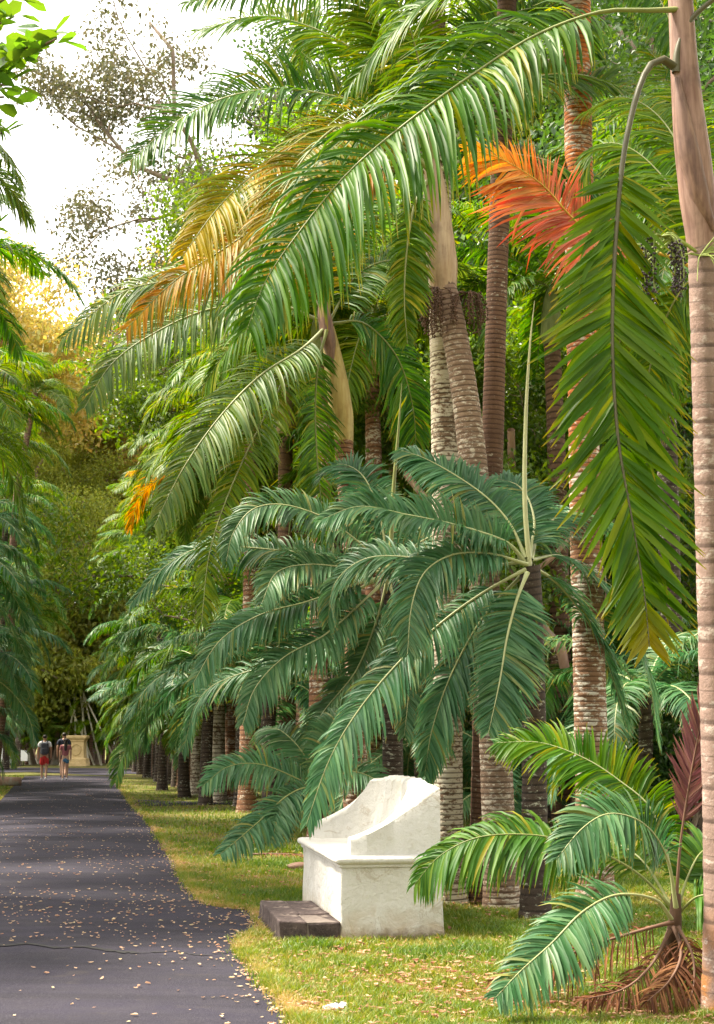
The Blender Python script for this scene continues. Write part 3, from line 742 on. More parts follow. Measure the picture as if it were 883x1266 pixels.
# ---- young blue-green palm right of the bench
TILT[0] = .95
YB = 13.5
tY = px_ctrl([(662, 1128), (661, 1050), (660, 900), (658, 780), (655, 700)], YB); tY[0][2] = -.05
pY = thing('young_palm', 'blue-green young palm on a dark stem spreading fronds over the bench', 'palm tree', gz(tY[0]))
add_trunk(pY, tY, .13, .10, M['trunk_dark'], pitch=.07, sides=18, seed=21)
Y_ = [
 ([(650, 690), (632, 650), (605, 618), (567, 590), (526, 567), (494, 556)], 13.5, 13.9, .48, .55, 12, None, 0),
 ([(648, 694), (625, 670), (567, 650), (502, 636), (445, 626), (398, 642)], 13.5, 13.0, .50, .55, 38, None, 0),
 ([(652, 698), (607, 685), (560, 686), (525, 708), (509, 750), (504, 806)], 13.4, 12.8, .52, .65, 25, None, 0),
 ([(650, 704), (602, 730), (548, 768), (492, 820), (442, 880), (406, 942), (378, 1022)], 13.4, 12.95, .50, .75, 15, None, 0),
 ([(652, 708), (639, 742), (627, 788), (618, 842), (604, 906)], 13.3, 12.7, .50, .28, 6, (-.15, -1, .25), 0),
 ([(656, 692), (668, 660), (700, 634), (742, 642), (776, 690)], 13.5, 16.8, .46, .6, 20, None, 0),
 ([(658, 700), (690, 722), (726, 768), (755, 830), (775, 900)], 13.5, 16.4, .46, .6, 15, None, 0),
 ([(655, 692), (700, 690), (760, 740), (800, 830), (815, 920)], 13.6, 16.8, .50, .6, 15, None, 0),
 ([(650, 694), (590, 700), (520, 690), (455, 690), (415, 720), (405, 770)], 13.5, 14.2, .50, .65, 25, None, 0),
 ([(654, 690), (660, 640), (640, 600), (590, 590)], 13.5, 14.6, .46, .5, 20, None, 0),
 ([(650, 706), (600, 760), (560, 830), (535, 900), (525, 960)], 13.6, 14.3, .5, .7, 12, None, 0),
]
for k, (pts, ya, yb, L, dr, ve, hint, ro) in enumerate(Y_):
    add_frond(pY, frond_geo(px_ctrl(pts, ya, yb), 80, L*1.04, .042, .12, dr, ve, 32, 66, hint, ro, 180+k, r0=.020), M['leaf_blue'], M['rachis_pale'], k in (2, 3))
spear(pY, [(655, 700), (649, 620), (650, 520), (655, 430), (661, 372)], YB, .026)

# ---- second blue-green palm behind the bench
Y6 = 16.6
tZ = px_ctrl([(486, 1018), (486, 940), (485, 850), (483, 760), (480, 710)], Y6); tZ[0][2] = 0; tZ[0] = np.array([tZ[0][0], Y6, -.05])
pZ = thing('young_palm', 'blue-green young palm with a tall green spear leaf behind the bench', 'palm tree', gz(tZ[0]))
add_trunk(pZ, tZ, .13, .10, M['trunk_dark'], seed=23)
Z_ = [
 ([(478, 704), (440, 668), (400, 640), (350, 624), (312, 630), (288, 660), (280, 694)], 16.6, 15.8, .52, .6),
 ([(476, 706), (420, 690), (340, 680), (255, 676), (205, 700), (160, 748)], 16.8, 17.6, .54, .75),
 ([(476, 708), (430, 702), (380, 698), (342, 708), (324, 745)], 16.5, 15.6, .54, .65),
 ([(476, 712), (430, 726), (380, 744), (322, 760), (272, 792), (238, 846)], 16.4, 15.6, .54, .65),
 ([(478, 716), (440, 752), (400, 786), (352, 812), (316, 850), (300, 896)], 16.4, 15.4, .56, .75),
 ([(480, 704), (470, 640), (450, 590), (420, 574), (390, 590)], 16.7, 17.6, .5, .5),
 ([(482, 706), (520, 670), (560, 660), (600, 690)], 16.7, 17.4, .5, .6),
 ([(482, 712), (520, 740), (540, 800), (545, 860)], 16.6, 16.2, .5, .6),
 ([(480, 716), (465, 770), (440, 830), (400, 880), (370, 930)], 16.5, 16.9, .52, .6),
 ([(478, 710), (430, 740), (400, 800), (260, 850), (225, 930)], 16.8, 18.2, .52, .7),
 ([(480, 718), (500, 780), (505, 850), (500, 910)], 16.5, 16.1, .5, .5),
]
for k, (pts, ya, yb, L, dr) in enumerate(Z_):
    add_frond(pZ, frond_geo(px_ctrl(pts, ya, yb), 76, L*1.04, .043, .12, dr, 25, 32, 66, None, 0, 220+k, r0=.022, segs=4 if k < 5 else 3), M['leaf_blue'], M['rachis_pale'], k in (3, 4))
spear(pZ, [(482, 712), (484, 660), (487, 600), (492, 540), (497, 474)], Y6, .030, M['rachis'])

# ---- stemless palm by the bench's far end
Yg = 15.6
base = G(398, 1098)
pG = thing('young_palm', 'stemless young palm with low bluish fronds at the far end of bench', 'palm tree', gz(base))
add_tube(pG, 'stem', [base+np.array([0, 0, -.03]), base+np.array([0, 0, .3]), W(396, 1000, Yg)], [.11, .08, .05], M['fibre_brown'], 12, 10)
for k, (pts, ya, yb, L, dr, sp) in enumerate([
 ([(394, 1000), (386, 975), (366, 962), (322, 945), (282, 948), (250, 972)], 15.6, 14.9, .42, .55, True),
 ([(394, 1002), (382, 975), (355, 984), (322, 1014), (294, 1038), (272, 1056)], 15.5, 14.3, .42, .65, False),
 ([(396, 1000), (408, 968), (435, 954), (468, 966), (490, 990)], 15.7, 15.2, .40, .55, False),
 ([(396, 1000), (380, 940), (350, 905), (325, 900)], 15.8, 16.8, .42, .55, False),
 ([(396, 1000), (400, 930), (415, 890), (445, 880)], 15.8, 16.6, .42, .55, False),
 ([(394, 1004), (376, 985), (350, 1000), (335, 1040)], 15.5, 14.6, .36, .5, False)]):
    add_frond(pG, frond_geo(px_ctrl(pts, ya, yb), 52, L, .038, .2, dr, 22, 30, 62, None, 0, 260+k, r0=.015), M['leaf_blue'], M['rachis'], sp)

# ---- foreground young palm, bottom right
b4 = G(830, 1226)
pF = thing('young_palm', 'small foreground palm with purple new leaf and dead brown skirt on lawn', 'palm tree', gz(b4))
add_tube(pF, 'stem', [b4+np.array([0, 0, -.03]), b4+np.array([.005, 0, .2]), W(834, 1150, 9.3), W(836, 1105, 9.3)], [.085, .075, .055, .03], M['fibre_brown'], 16, 12)
D = 9.3
F_ = [
 ([(834, 1130), (828, 1070), (806, 1002), (767, 966), (722, 937), (668, 918), (614, 918)], D, 9.7, .44, .45, 22, 'leaf_front', 'rachis_pale', True, None),
 ([(836, 1122), (828, 1072), (812, 1036), (787, 1013), (752, 1006), (720, 1024), (688, 1062)], 9.2, 8.6, .40, .50, 15, 'leaf_blue', 'rachis_pale', True, None),
 ([(832, 1124), (794, 1084), (752, 1058), (712, 1043), (657, 1032), (592, 1035), (544, 1058), (512, 1094)], D, 9.5, .46, .85, 15, 'leaf_mid', 'rachis', True, None),
 ([(830, 1136), (810, 1112), (764, 1106), (722, 1126), (682, 1166), (644, 1200), (612, 1234)], 9.2, 8.45, .38, .50, 12, 'leaf_blue', 'rachis_pale', True, None),
 ([(838, 1124), (852, 1080), (872, 1050), (912, 1044)], D, 9.7, .38, .5, 15, 'leaf_mid', 'rachis', False, None),
 ([(838, 1130), (864, 1108), (900, 1112), (930, 1150)], D, 9.0, .40, .6, 15, 'leaf_mid', 'rachis', False, None),
 ([(834, 1126), (790, 1060), (740, 1040), (700, 1070)], D, 10.3, .38, .5, 15, 'leaf_mid', 'rachis', False, None),
]
for k, (pts, ya, yb, L, dr, ve, lf, rc, sp, hint) in enumerate(F_):
    add_frond(pF, frond_geo(px_ctrl(pts, ya, yb), 48, L, .036, .26, dr, ve, 30, 62, hint, 0, 300+k, r0=.012), M[lf], M[rc], sp)
g = frond_geo(px_ctrl([(836, 1122), (839, 1070), (843, 1030), (852, 970), (866, 896), (880, 836)], D, 9.25), 36, .36, .026, .36, -.1, 6, 96, 100, (-.4, -1, 0), 0, 320, r0=.014)
add_frond(pF, g, M['leaf_purple'], M['rachis_dead'], True, 'purple-red newly opened leaf')
for k, (pts, ya, yb) in enumerate([([(832, 1140), (800, 1148), (740, 1166), (680, 1188), (608, 1214)], 9.2, 9.0), ([(834, 1146), (842, 1180), (828, 1212), (800, 1238)], 9.25, 8.8), ([(828, 1150), (806, 1192), (772, 1222), (720, 1236)], 9.2, 8.85), ([(838, 1146), (856, 1180), (858, 1216), (850, 1244)], 9.2, 8.9)]):
    c = px_ctrl(pts, ya, yb)
    for q in c: q[2] = max(q[2], .035)
    add_frond(pF, frond_geo(c, 30, .32, .018, .12, .9, -10, 45, 72, None, 0, 330+k, r0=.014, rough=2), M['leaf_dead'], M['rachis_dead'], False, 'withered brown frond')

# ------------------------------------------------------------------ palm rows (copies of prototypes)
LIB = {}
TILT[0] = 0.0
def lib_frond(pair, parent, loc, rot, s):
    o = link('frond', pair[0], parent, loc=loc); o.rotation_euler = rot; o.scale = (s, s, s)
    link('leaflets', pair[1], o, kind='stuff')
    return o
def lib(kind, leaf, n=10, segs=3, pairs=54, L=.74, FL=3.0, wd=.05):
    out = []
    for k in range(n):
        e0 = [78, 62, 48, 34, 20, 8, -8, 66, 40, 25][k % 10]; g = np.random.default_rng(500+k)
        e1 = e0-g.uniform(80, 115)
        c = planar(e0, max(e1, -85), FL*g.uniform(.9, 1.1), bow=g.uniform(-.35, .35))
        geo = frond_geo(c, pairs, L, wd, .1, .75, 22, 30, 62, None, g.uniform(-15, 15), 600+k, segs, False, r0=.024)
        out.append((make_mesh('frond', geo['rV'], geo['rF'], [M['rachis_pale' if leaf == 'leaf_blue' else 'rachis']]), leaflets_mesh(geo, M[leaf])))
    LIB[kind] = out
lib('tall', 'leaf_tall'); lib('mid', 'leaf_mid'); lib('blue', 'leaf_blue', FL=2.8, L=.6); lib('grey', 'leaf_grey')
lib('yellow', 'leaf_yellow', n=6)
far_trunks = {}
def unit_trunk(mat, h, r, seed):
    key = (mat, round(h*2), seed % 3)
    if key not in far_trunks:
        c = [np.array([0, 0, -.05]), np.array([.05, .02, h*.4]), np.array([.02, -.03, h*.75]), np.array([0, 0, h])]
        V, F, at = trunk_geo(c, r*1.1, r*.85, pitch=.11, sides=10, seed=seed, spp=3, nmax=90)
        far_trunks[key] = make_mesh('trunk', V, F, [M[mat]], at)
    return far_trunks[key]
shaft_mesh = {}
def unit_shaft(mat, r):
    key = (mat, round(r*50))
    if key not in shaft_mesh:
        P, _ = catmull([[0, 0, -.05], [0, 0, .3], [0, 0, .7], [0, 0, 1.05]], 14)
        V, F = tube(P, np.interp(np.linspace(0, 1, 14), [0, .15, .5, 1], [r*.9, r*1.2, r*1.05, r*.5]), 10, hint=(0, -1, 0)); shaft_mesh[key] = make_mesh('crownshaft', V, F, [M[mat]])
    return shaft_mesh[key]
def auto_palm(x, y, h, r, kinds, mat, label, group, nf=14, fs=1.0, seed=0, shaft='shaft_green', name='palm_tree', lean=0, low=False):
    g = np.random.default_rng(seed)
    p = thing(name, label, 'palm tree', (x, y, 0), g.uniform(0, 6.28), group)
    tr = link('trunk', unit_trunk(mat, h, r, seed), p)
    zt = h
    if shaft and h > 2.5:
        s = link('crownshaft', unit_shaft(shaft, r), p, loc=(0, 0, h-.03)); zt = h+.95
    for k in range(nf):
        kd = kinds[0] if g.uniform() < .75 else kinds[g.integers(len(kinds))]
        lst = LIB[kd]; me = lst[(k+seed) % len(lst)] if not low else lst[(k % 5)]
        lib_frond(me, p, (0, 0, zt), (g.normal(0, .06), g.normal(0, .06), k*2.39996+g.uniform(-.3, .3)), fs*g.uniform(.85, 1.12))
    if lean: p.rotation_euler = (lean*.5, lean, p.rotation_euler[2])
    return p
GR = 'tall palms in the row right of the path'; LR = 'tall ringed palm in the row right of the path beyond the bench'
GS = 'short palms at the right lawn edge'; LS_ = 'short bushy palm at the lawn edge right of the path beyond the bench'
LRS = {'trunk_red': 'tall palm with red-brown lichened trunk in the row beyond the bench', 'trunk_brown': 'tall palm with plain brown ringed trunk in the row beyond the bench', 'trunk_pale': 'tall palm with pale mottled trunk in the row beyond the bench', 'trunk_dark': 'tall palm with near-black trunk in the row beyond the bench'}
def at_px(px, Y): return (px-441.5)/FPX*Y*1.0
tall_spots = [ # px at base, Y, height, radius
 (395, 24, 8.2, .16, 'trunk_red'), (352, 27.5, 7.6, .16, 'trunk_brown'), (308, 33, 8.6, .19, 'trunk_red'), (272, 38, 8.0, .21, 'trunk_pale'), (287, 38.6, 9.2, .20, 'trunk_red'),
 (248, 43, 8.8, .2, 'trunk_pale'), (262, 44, 7.2, .2, 'trunk_brown'), (228, 50, 9.0, .2, 'trunk_brown'), (212, 56, 10.0, .2, 'trunk_brown'), (196, 63, 9.5, .2, 'trunk_brown'), (205, 66, 7.5, .2, 'trunk_pale'),
 (415, 29, 9.0, .17, 'trunk_dark'), (375, 34, 8.8, .18, 'trunk_brown'), (340, 41, 9.5, .19, 'trunk_brown'), (460, 25, 8.2, .16, 'trunk_red'), (180, 74, 10, .2, 'trunk_brown'), (320, 50, 9.8, .2, 'trunk_dark'), (300, 58, 10.4, .2, 'trunk_brown'), (238, 52, 11.6, .2, 'trunk_brown'), (218, 60, 12.6, .2, 'trunk_red'), (192, 71, 12.0, .2, 'trunk_brown'), (262, 46, 10.8, .2, 'trunk_pale'), (170, 82, 11.5, .2, 'trunk_brown'), (310, 42, 10.6, .2, 'trunk_red')]
for i, (px, Y, h, r, tm) in enumerate(tall_spots):
    auto_palm(at_px(px, Y), Y, h, r, ('tall', 'grey', 'mid') if i % 3 else ('grey', 'tall', 'yellow'), tm, LRS[tm], GR, 15, 1.05, 30+i, ('shaft_green', 'shaft_tan', 'shaft_yellow')[i % 3])
short_spots = [(232, 41, 2.6), (205, 47, 2.4), (215, 53, 3.0), (198, 60, 2.2), (188, 68, 3.2), (258, 36.5, 3.4), (215, 58, 4.6), (335, 26, 2.6), (190, 66, 5.5), (230, 48, 5.0), (300, 36, 4.6), (186, 76, 2.4), (186, 62, 6.0), (172, 72, 7.2), (200, 56, 8.0), (164, 81, 5.6), (222, 50, 7.0), (178, 67, 9.6)]
for i, (px, Y, h) in enumerate(short_spots):
    auto_palm(at_px(px, Y), Y, h, .15, ('blue', 'mid') if i % 2 else ('mid', 'blue'), 'trunk_dark', LS_ if h < 5.2 else 'mid-height bushy palm at the lawn edge right of the path beyond the bench', GS, 14, 1.05, 70+i, None, 'young_palm')
GW = 'palms deep in the grove behind the bench'; LW = 'brown-trunked palm standing in the shaded grove behind the bench'
for i, (px, Y, h, r, tm) in enumerate([(487, 27, 6.0, .12, 'trunk_brown'), (520, 31, 8.5, .16, 'trunk_brown'), (456, 33, 7.0, .16, 'trunk_red'), (690, 24, 8.5, .17, 'trunk_brown'), (672, 30, 9.0, .17, 'trunk_dark'), (780, 27, 9.5, .17, 'trunk_brown'), (830, 22, 8.8, .16, 'trunk_dark'), (640, 35, 10, .18, 'trunk_brown'), (580, 36, 9, .17, 'trunk_dark'), (930, 19, 8, .16, 'trunk_brown'), (740, 36, 10, .18, 'trunk_dark')]):
    auto_palm(at_px(px, Y), Y, h, r, ('mid', 'tall'), tm, LW if tm != 'trunk_dark' else 'dark-trunked palm standing in the shaded grove behind the bench', GW, 13, 1.0, 110+i, 'shaft_green')
for i, (px, Y, h) in enumerate([(560, 26, 1.2), (520, 24, 1.6), (620, 23, 1.0), (795, 19.5, 2.2), (690, 28, 1.5), (410, 30, 1.8), (450, 38, 2.0), (745, 24, 2.8), (850, 25, 1.4), (370, 42, 2.2)]):
    auto_palm(at_px(px, Y), Y, h, .11, ('blue', 'mid'), 'trunk_dark', 'low young palm filling the shade under the grove trunks', 'low palms under the grove', 11, .85, 140+i, None, 'young_palm')
GL = 'palms along the left side of path'; LL = 'low bushy palm with dark stem along the left side of path'
for i, (px, Y, h) in enumerate([(-22, 36, 3.4), (-60, 33, 5.4), (-10, 42, 5.4), (-40, 39, 6.4), (-24, 48, 3.6), (-14, 54, 5.6), (-22, 60, 2.6), (-6, 66, 4.6), (-36, 50, 6.4), (-75, 30, 7.6), (-110, 26, 9.5), (-14, 72, 7.0), (-45, 46, 1.8), (-8, 78, 2.2), (-105, 36, 9.8), (-125, 38, 11.0), (20, 78, 9.0), (34, 86, 7.6), (0, 66, 9.6), (-14, 44, 10.4), (-6, 58, 12.6), (8, 63, 11.2)]):
    px -= 16 if Y < 62 else 6
    auto_palm(at_px(px, Y), Y, h, .16, ('blue', 'mid') if h < 6.5 else ('mid', 'tall'), 'trunk_dark', LL if h < 6.5 else 'tall green palm with bare crownshaft towering over the left path edge', GL, 16, 1.1, 170+i, None if h < 6 else 'shaft_green')
for i, (px, Y, h) in enumerate([(62, 90, 1.6), (118, 91, 2.6), (84, 94, 3.6), (150, 90, 2.0), (40, 93, 3.0), (132, 97, 4.4)]):
    auto_palm(at_px(px, Y), Y, h, .12, ('tall', 'grey'), 'trunk_brown', 'light green small palm near the ochre pedestal', 'small palms round the pedestal', 11, .8, 250+i, None, 'young_palm')
# slim curved palm on the left
tS = [G(8, 966), W(12, 800, 54.5), W(18, 640, 54.5), W(30, 560, 54.5), W(44, 486, 54.5)]; tS[0] = np.array([tS[0][0], 54.5, -.05])
pS = thing('palm_tree', 'slim curved palm trunk rising above the left palms to a small crown', 'palm tree', gz(tS[0]))
add_trunk(pS, tS, .16, .12, M['trunk_brown'], seed=8, pitch=.12)
for k in range(13):
    lib_frond(LIB['grey' if k % 3 else 'tall'][k % 10], pS, tuple(tS[-1]-np.array(pS.location)), (0, 0, k*2.4), .8)
add_tube(pS, 'spear_leaf', [tS[-1], tS[-1]+np.array([.15, 0, 1.0]), tS[-1]+np.array([.25, 0, 2.0])], [.05, .04, .01], M['spear'], 10, 6)

# ------------------------------------------------------------------ broadleaf trees
def tree_geo(seed, H, trunk_r, spread, n_main=7, leaves=26000, leaf=.13, clump=.55, crook=.25, crown_from=.4, up=.6, levels=3):
    g = np.random.default_rng(seed); tubes = []; tips = []
    def grow(p, d, L, r, lev):
        n = 7; pts = [p]; dd = d
        for _ in range(n):
            dd = nrm(dd+g.normal(0, crook, 3)*(.5 if lev == 0 else 1)+np.array([0, 0, .05])); pts.append(pts[-1]+dd*L/n)
        P = np.array(pts); rr = np.linspace(r, r*(.55 if lev < levels else .2), n+1)
        if lev == 0: rr[0] *= 1.5
        tubes.append(tube(P, rr, 10 if lev == 0 else (6 if lev == 1 else 4)))
        if lev >= levels:
            tips.extend([P[-1], P[-3], P[3]]); return
        m = n_main if lev == 0 else int(g.integers(3, 5))
        for k in range(m):
            t = g.uniform(crown_from if lev == 0 else .35, 1.0); i = min(n, max(1, int(round(t*n))))
            a = g.uniform(0, 2*PI) if lev else k*2.4+g.uniform(-.4, .4)
            side = np.array([math.cos(a), math.sin(a), g.uniform(.1, up)])
            nd = nrm(side+dd*.35)
            grow(P[i], nd, (spread if lev == 0 else L*.62)*g.uniform(.75, 1.15), rr[i]*.55, lev+1)
        if lev: tips.append(P[-1])
    grow(np.array([0, 0, -.1]), np.array([0, 0, 1.0]), H*.72, trunk_r, 0)
    tips = np.array(tips); n = leaves
    c = tips[g.integers(0, len(tips), n)]
    off = g.normal(0, 1, (n, 3)); off = nrm(off)*(g.uniform(0, 1, (n, 1))**.45)*clump; off[:, 2] *= .75
    p = c+off
    d = nrm(g.normal(0, 1, (n, 3))+np.array([0, 0, -.5])); u = nrm(np.cross(d, nrm(g.normal(0, 1, (n, 3))+np.array([0, 0, 1.5]))))
    nn = np.cross(u, d); s = leaf*g.uniform(.65, 1.3, (n, 1))
    V = np.stack([p, p+d*s*.5+u*s*.27+nn*s*.06, p+d*s+nn*(-.08)*s, p+d*s*.5-u*s*.27+nn*s*.06], 1)
    F = np.arange(4*n).reshape(-1, 4)
    cl = g.uniform(0, 1, len(tips)); ci = np.clip(.6*g.uniform(0, 1, n)+.4*np.repeat(0, n), 0, 1)
    tint = np.repeat(ci[:, None], 4, 1)
    tV, tF = join(tubes)
    return tV, tF, V.reshape(-1, 3), F, tint
TREES = {}
def tree_proto(key, mats, **kw):
    tV, tF, V, F, tint = tree_geo(**kw)
    tm_, cm_ = make_mesh('trunk', tV, tF, [M[mats[0][0]]]), make_mesh('crown', V, F, [M[mats[0][1]]], dict(tint=tint), smooth=False)
    TREES[key] = [(tm_, cm_, M[b], M[l]) for b, l in mats]
tree_proto('A', [('bark', 'tl_green'), ('bark', 'tl_light'), ('bark_pink', 'tl_orange'), ('bark', 'tl_dark')], seed=1, H=17, trunk_r=.32, spread=5.2, leaves=80000, leaf=.125, clump=.8, n_main=10, crown_from=.3)
tree_proto('B', [('bark', 'tl_green'), ('bark', 'tl_light'), ('bark_pink', 'tl_orange'), ('bark', 'tl_dark')], seed=2, H=15, trunk_r=.28, spread=4.6, leaves=75000, leaf=.12, clump=.75, n_main=10, crown_from=.25, crook=.32)
tree_proto('sparse', [('bark', 'tl_brown')], seed=5, H=21, trunk_r=.24, spread=5.0, leaves=34000, leaf=.13, clump=.65, n_main=9, crown_from=.5)
tree_proto('shrub', [('bark', 'tl_green'), ('bark', 'tl_dark'), ('bark', 'tl_light')], seed=3, H=3.2, trunk_r=.07, spread=1.5, leaves=9000, leaf=.14, clump=.45, n_main=8, crown_from=.1, levels=2)
tree_proto('crooked', [('bark_pink', 'tl_green')], seed=14, H=11, trunk_r=.11, spread=3.2, leaves=14000, leaf=.12, clump=.6, n_main=6, crown_from=.3, crook=.45)
tree_proto('under', [('bark', 'tl_green'), ('bark', 'tl_dark')], seed=9, H=9, trunk_r=.14, spread=2.8, leaves=36000, leaf=.10, clump=.6, n_main=11, crown_from=.12)
def put_tree(key, var, x, y, s, rz, label, group=None, name='tree', cat='tree', sz=None):
    a, b, ma, mb = TREES[key][var]
    t = thing(name, label, cat, (x, y, 0), rz, group); t.scale = (s, s, s*(sz or 1))
    for nm, me, mt in (('trunk', a, ma), ('crown', b, mb)):
        o = link(nm, me, t); o.material_slots[0].link = 'OBJECT'; o.material_slots[0].material = mt
    return t
tree_proto('gold', [('bark_pink', 'tl_orange')], seed=6, H=17, trunk_r=.26, spread=5.4, leaves=90000, leaf=.17, clump=.8, n_main=11, crown_from=.45)
for px, Y, sc, lb in ((112, 103, 2.2, 'tall tree with orange-yellow autumn leaves beyond the end of the path'), (40, 108, 2.15, 'orange-leaved tree showing above the left palms under the sky'), (185, 110, 2.1, 'orange-gold tree half hidden behind the right-hand palm crowns')):
    put_tree('gold', 0, at_px(px, Y), Y, sc, px*.7, lb)
for i, (px, Y, s_) in enumerate([(112, 95, .55), (66, 94, .6), (140, 96, .6), (95, 99, .7)]):
    put_tree('B', 1, at_px(px, Y), Y, s_, i*1.9, 'small pale-leaved tree behind the ochre pedestal', 'small trees behind the pedestal')
for i, (px, Y, s_) in enumerate([(72, 92.5, 2.9), (98, 93.5, 3.4), (126, 93, 3.0), (150, 94, 3.2), (48, 93, 2.8)]):
    put_tree('shrub', 2, at_px(px, Y), Y, s_, i*1.3, 'bushy pale-leaved small tree behind the ochre pedestal', 'bushy trees behind the pedestal')
put_tree('sparse', 0, at_px(300, 47), 47, 1.32, 1.0, 'tall tree with sparse brown-green leaves reaching into the open sky')
g = np.random.default_rng(9)
GT = 'broadleaf trees of the woodland behind the palms'; LT = 'leafy green broadleaf tree in the woodland behind the palms'
for i, (px, Y, s, k, v) in enumerate([(330, 62, 1.0, 'A', 0), (430, 48, 1.0, 'B', 0), (520, 44, 1.0, 'A', 0), (600, 40, .95, 'B', 0), (700, 42, 1.0, 'A', 0), (790, 38, 1.0, 'B', 3), (880, 34, 1.0, 'A', 3), (980, 30, 1.0, 'B', 3), (660, 52, 1.2, 'B', 0), (470, 62, 1.25, 'A', 0), (250, 84, 1.25, 'B', 0), (380, 74, 1.2, 'B', 0), (560, 58, 1.2, 'A', 3), (840, 52, 1.3, 'A', 0), (1000, 45, 1.2, 'B', 0), (320, 46, .95, 'B', 0), (400, 40, .9, 'A', 0)]):
    put_tree(k, v, at_px(px, Y), Y, s*(1.55 if px > 420 else .8), g.uniform(0, 6), LT, GT)
for i, (px, Y, s, k) in enumerate([(62, 95, 1.5, 'A'), (115, 96, 1.7, 'B'), (165, 99, 1.3, 'B'), (-10, 104, .9, 'B'), (200, 102, 1.3, 'A'), (85, 106, 1.2, 'A')]):
    put_tree(k, 1, at_px(px, Y), Y, s, g.uniform(0, 6), 'pale yellow-green tree closing the view at the end of the path', 'pale trees at the end of the path')
for i, (px, Y, s, k) in enumerate([(-150, 52, .8, 'A'), (-150, 62, .6, 'B'), (-180, 44, .8, 'B'), (-170, 86, .6, 'A'), (-220, 36, .7, 'A')]):
    put_tree(k, 0, at_px(px, Y), Y, s, g.uniform(0, 6), 'leafy tree standing behind the palms left of the path', 'trees behind the left palms')
for i, (px, Y, s) in enumerate([(690, 24, 1.0), (652, 27, 1.1), (470, 32, 1.0), (705, 29, 1.15)]):
    put_tree('crooked', 0, at_px(px, Y), Y, s, i*1.7+.4, 'crooked pinkish-barked tree among the grove palms', 'crooked trees in the grove')
for i, (px, Y, s, v) in enumerate([(500, 30, 1.0, 0), (560, 33, 1.1, 0), (640, 31, 1.1, 0), (720, 28, 1.0, 0), (800, 30, 1.0, 1), (860, 27, 1.0, 1), (440, 36, 1.0, 0), (600, 27, .9, 0), (385, 45, 1.1, 0), (680, 36, 1.3, 0), (760, 34, 1.2, 0)]):
    put_tree('under', v, at_px(px, Y), Y, s, i*1.3, 'small-leaved understorey tree between the grove trunks', 'understorey trees in the grove')
for i, (px, Y, s, v) in enumerate([(800, 21, .8, 1), (840, 19.5, .7, 1), (770, 25, .9, 1), (540, 34, 1, 1), (480, 36, 1, 1), (600, 32, 1, 1), (660, 33, 1, 1), (720, 30, 1, 1), (870, 23, .9, 1), (420, 42, 1, 1), (360, 52, 1, 1), (330, 60, 1, 0), (300, 70, 1.1, 0), (250, 80, 1.2, 0), (210, 88, 1.2, 0), (170, 90, 1.3, 0), (140, 93, 1.3, 0), (60, 95, 1.3, 1), (30, 92, 1.4, 0), (110, 98, 1.6, 0), (-10, 90, 1.3, 0), (-60, 70, 1.2, 0), (-90, 55, 1.2, 1), (75, 104, 2.2, 2), (120, 108, 2.4, 2), (45, 110, 2.4, 2), (160, 112, 2.4, 2), (380, 38, 1, 1), (925, 22, 1, 1), (560, 40, 1.4, 1), (640, 42, 1.5, 1), (720, 40, 1.4, 1), (800, 36, 1.4, 1), (470, 46, 1.4, 1)]):
    put_tree('shrub', v, at_px(px, Y), Y, s, i*2.1, 'leafy shrub closing the gaps between the trunks at ground level', 'shrubs under the trees', 'shrub', 'shrub')

for i, (tx, ty, s, k) in enumerate([(-9, -14, 1.1, 'A'), (3, -18, 1.2, 'B'), (11, -10, 1.1, 'A'), (10, 0, 1.0, 'B'), (13, 9, 1.1, 'A'), (-14, -4, 1.0, 'B'), (6, -9, .9, 'B'), (-4, -24, 1.2, 'A')]):
    put_tree(k, 0, tx, ty, s, i*1.1, 'leafy tree closing the avenue where the path comes from', 'trees of the near end of the avenue')
for i, (tx, ty, h) in enumerate([(-7.2, 18, 8.3), (-9.0, 25, 9.4), (-8.6, 22, 7.4), (-6.2, 15.4, 7.6), (-7.9, 13, 7.5), (7.5, 5, 7.0), (-8.0, 5, 8)]):
    auto_palm(tx, ty, h, .15, ('tall', 'grey'), 'trunk_brown', 'tall palm in the near left row beside the path', 'palms of the near left row', 13, 1.0, 210+i, 'shaft_green')
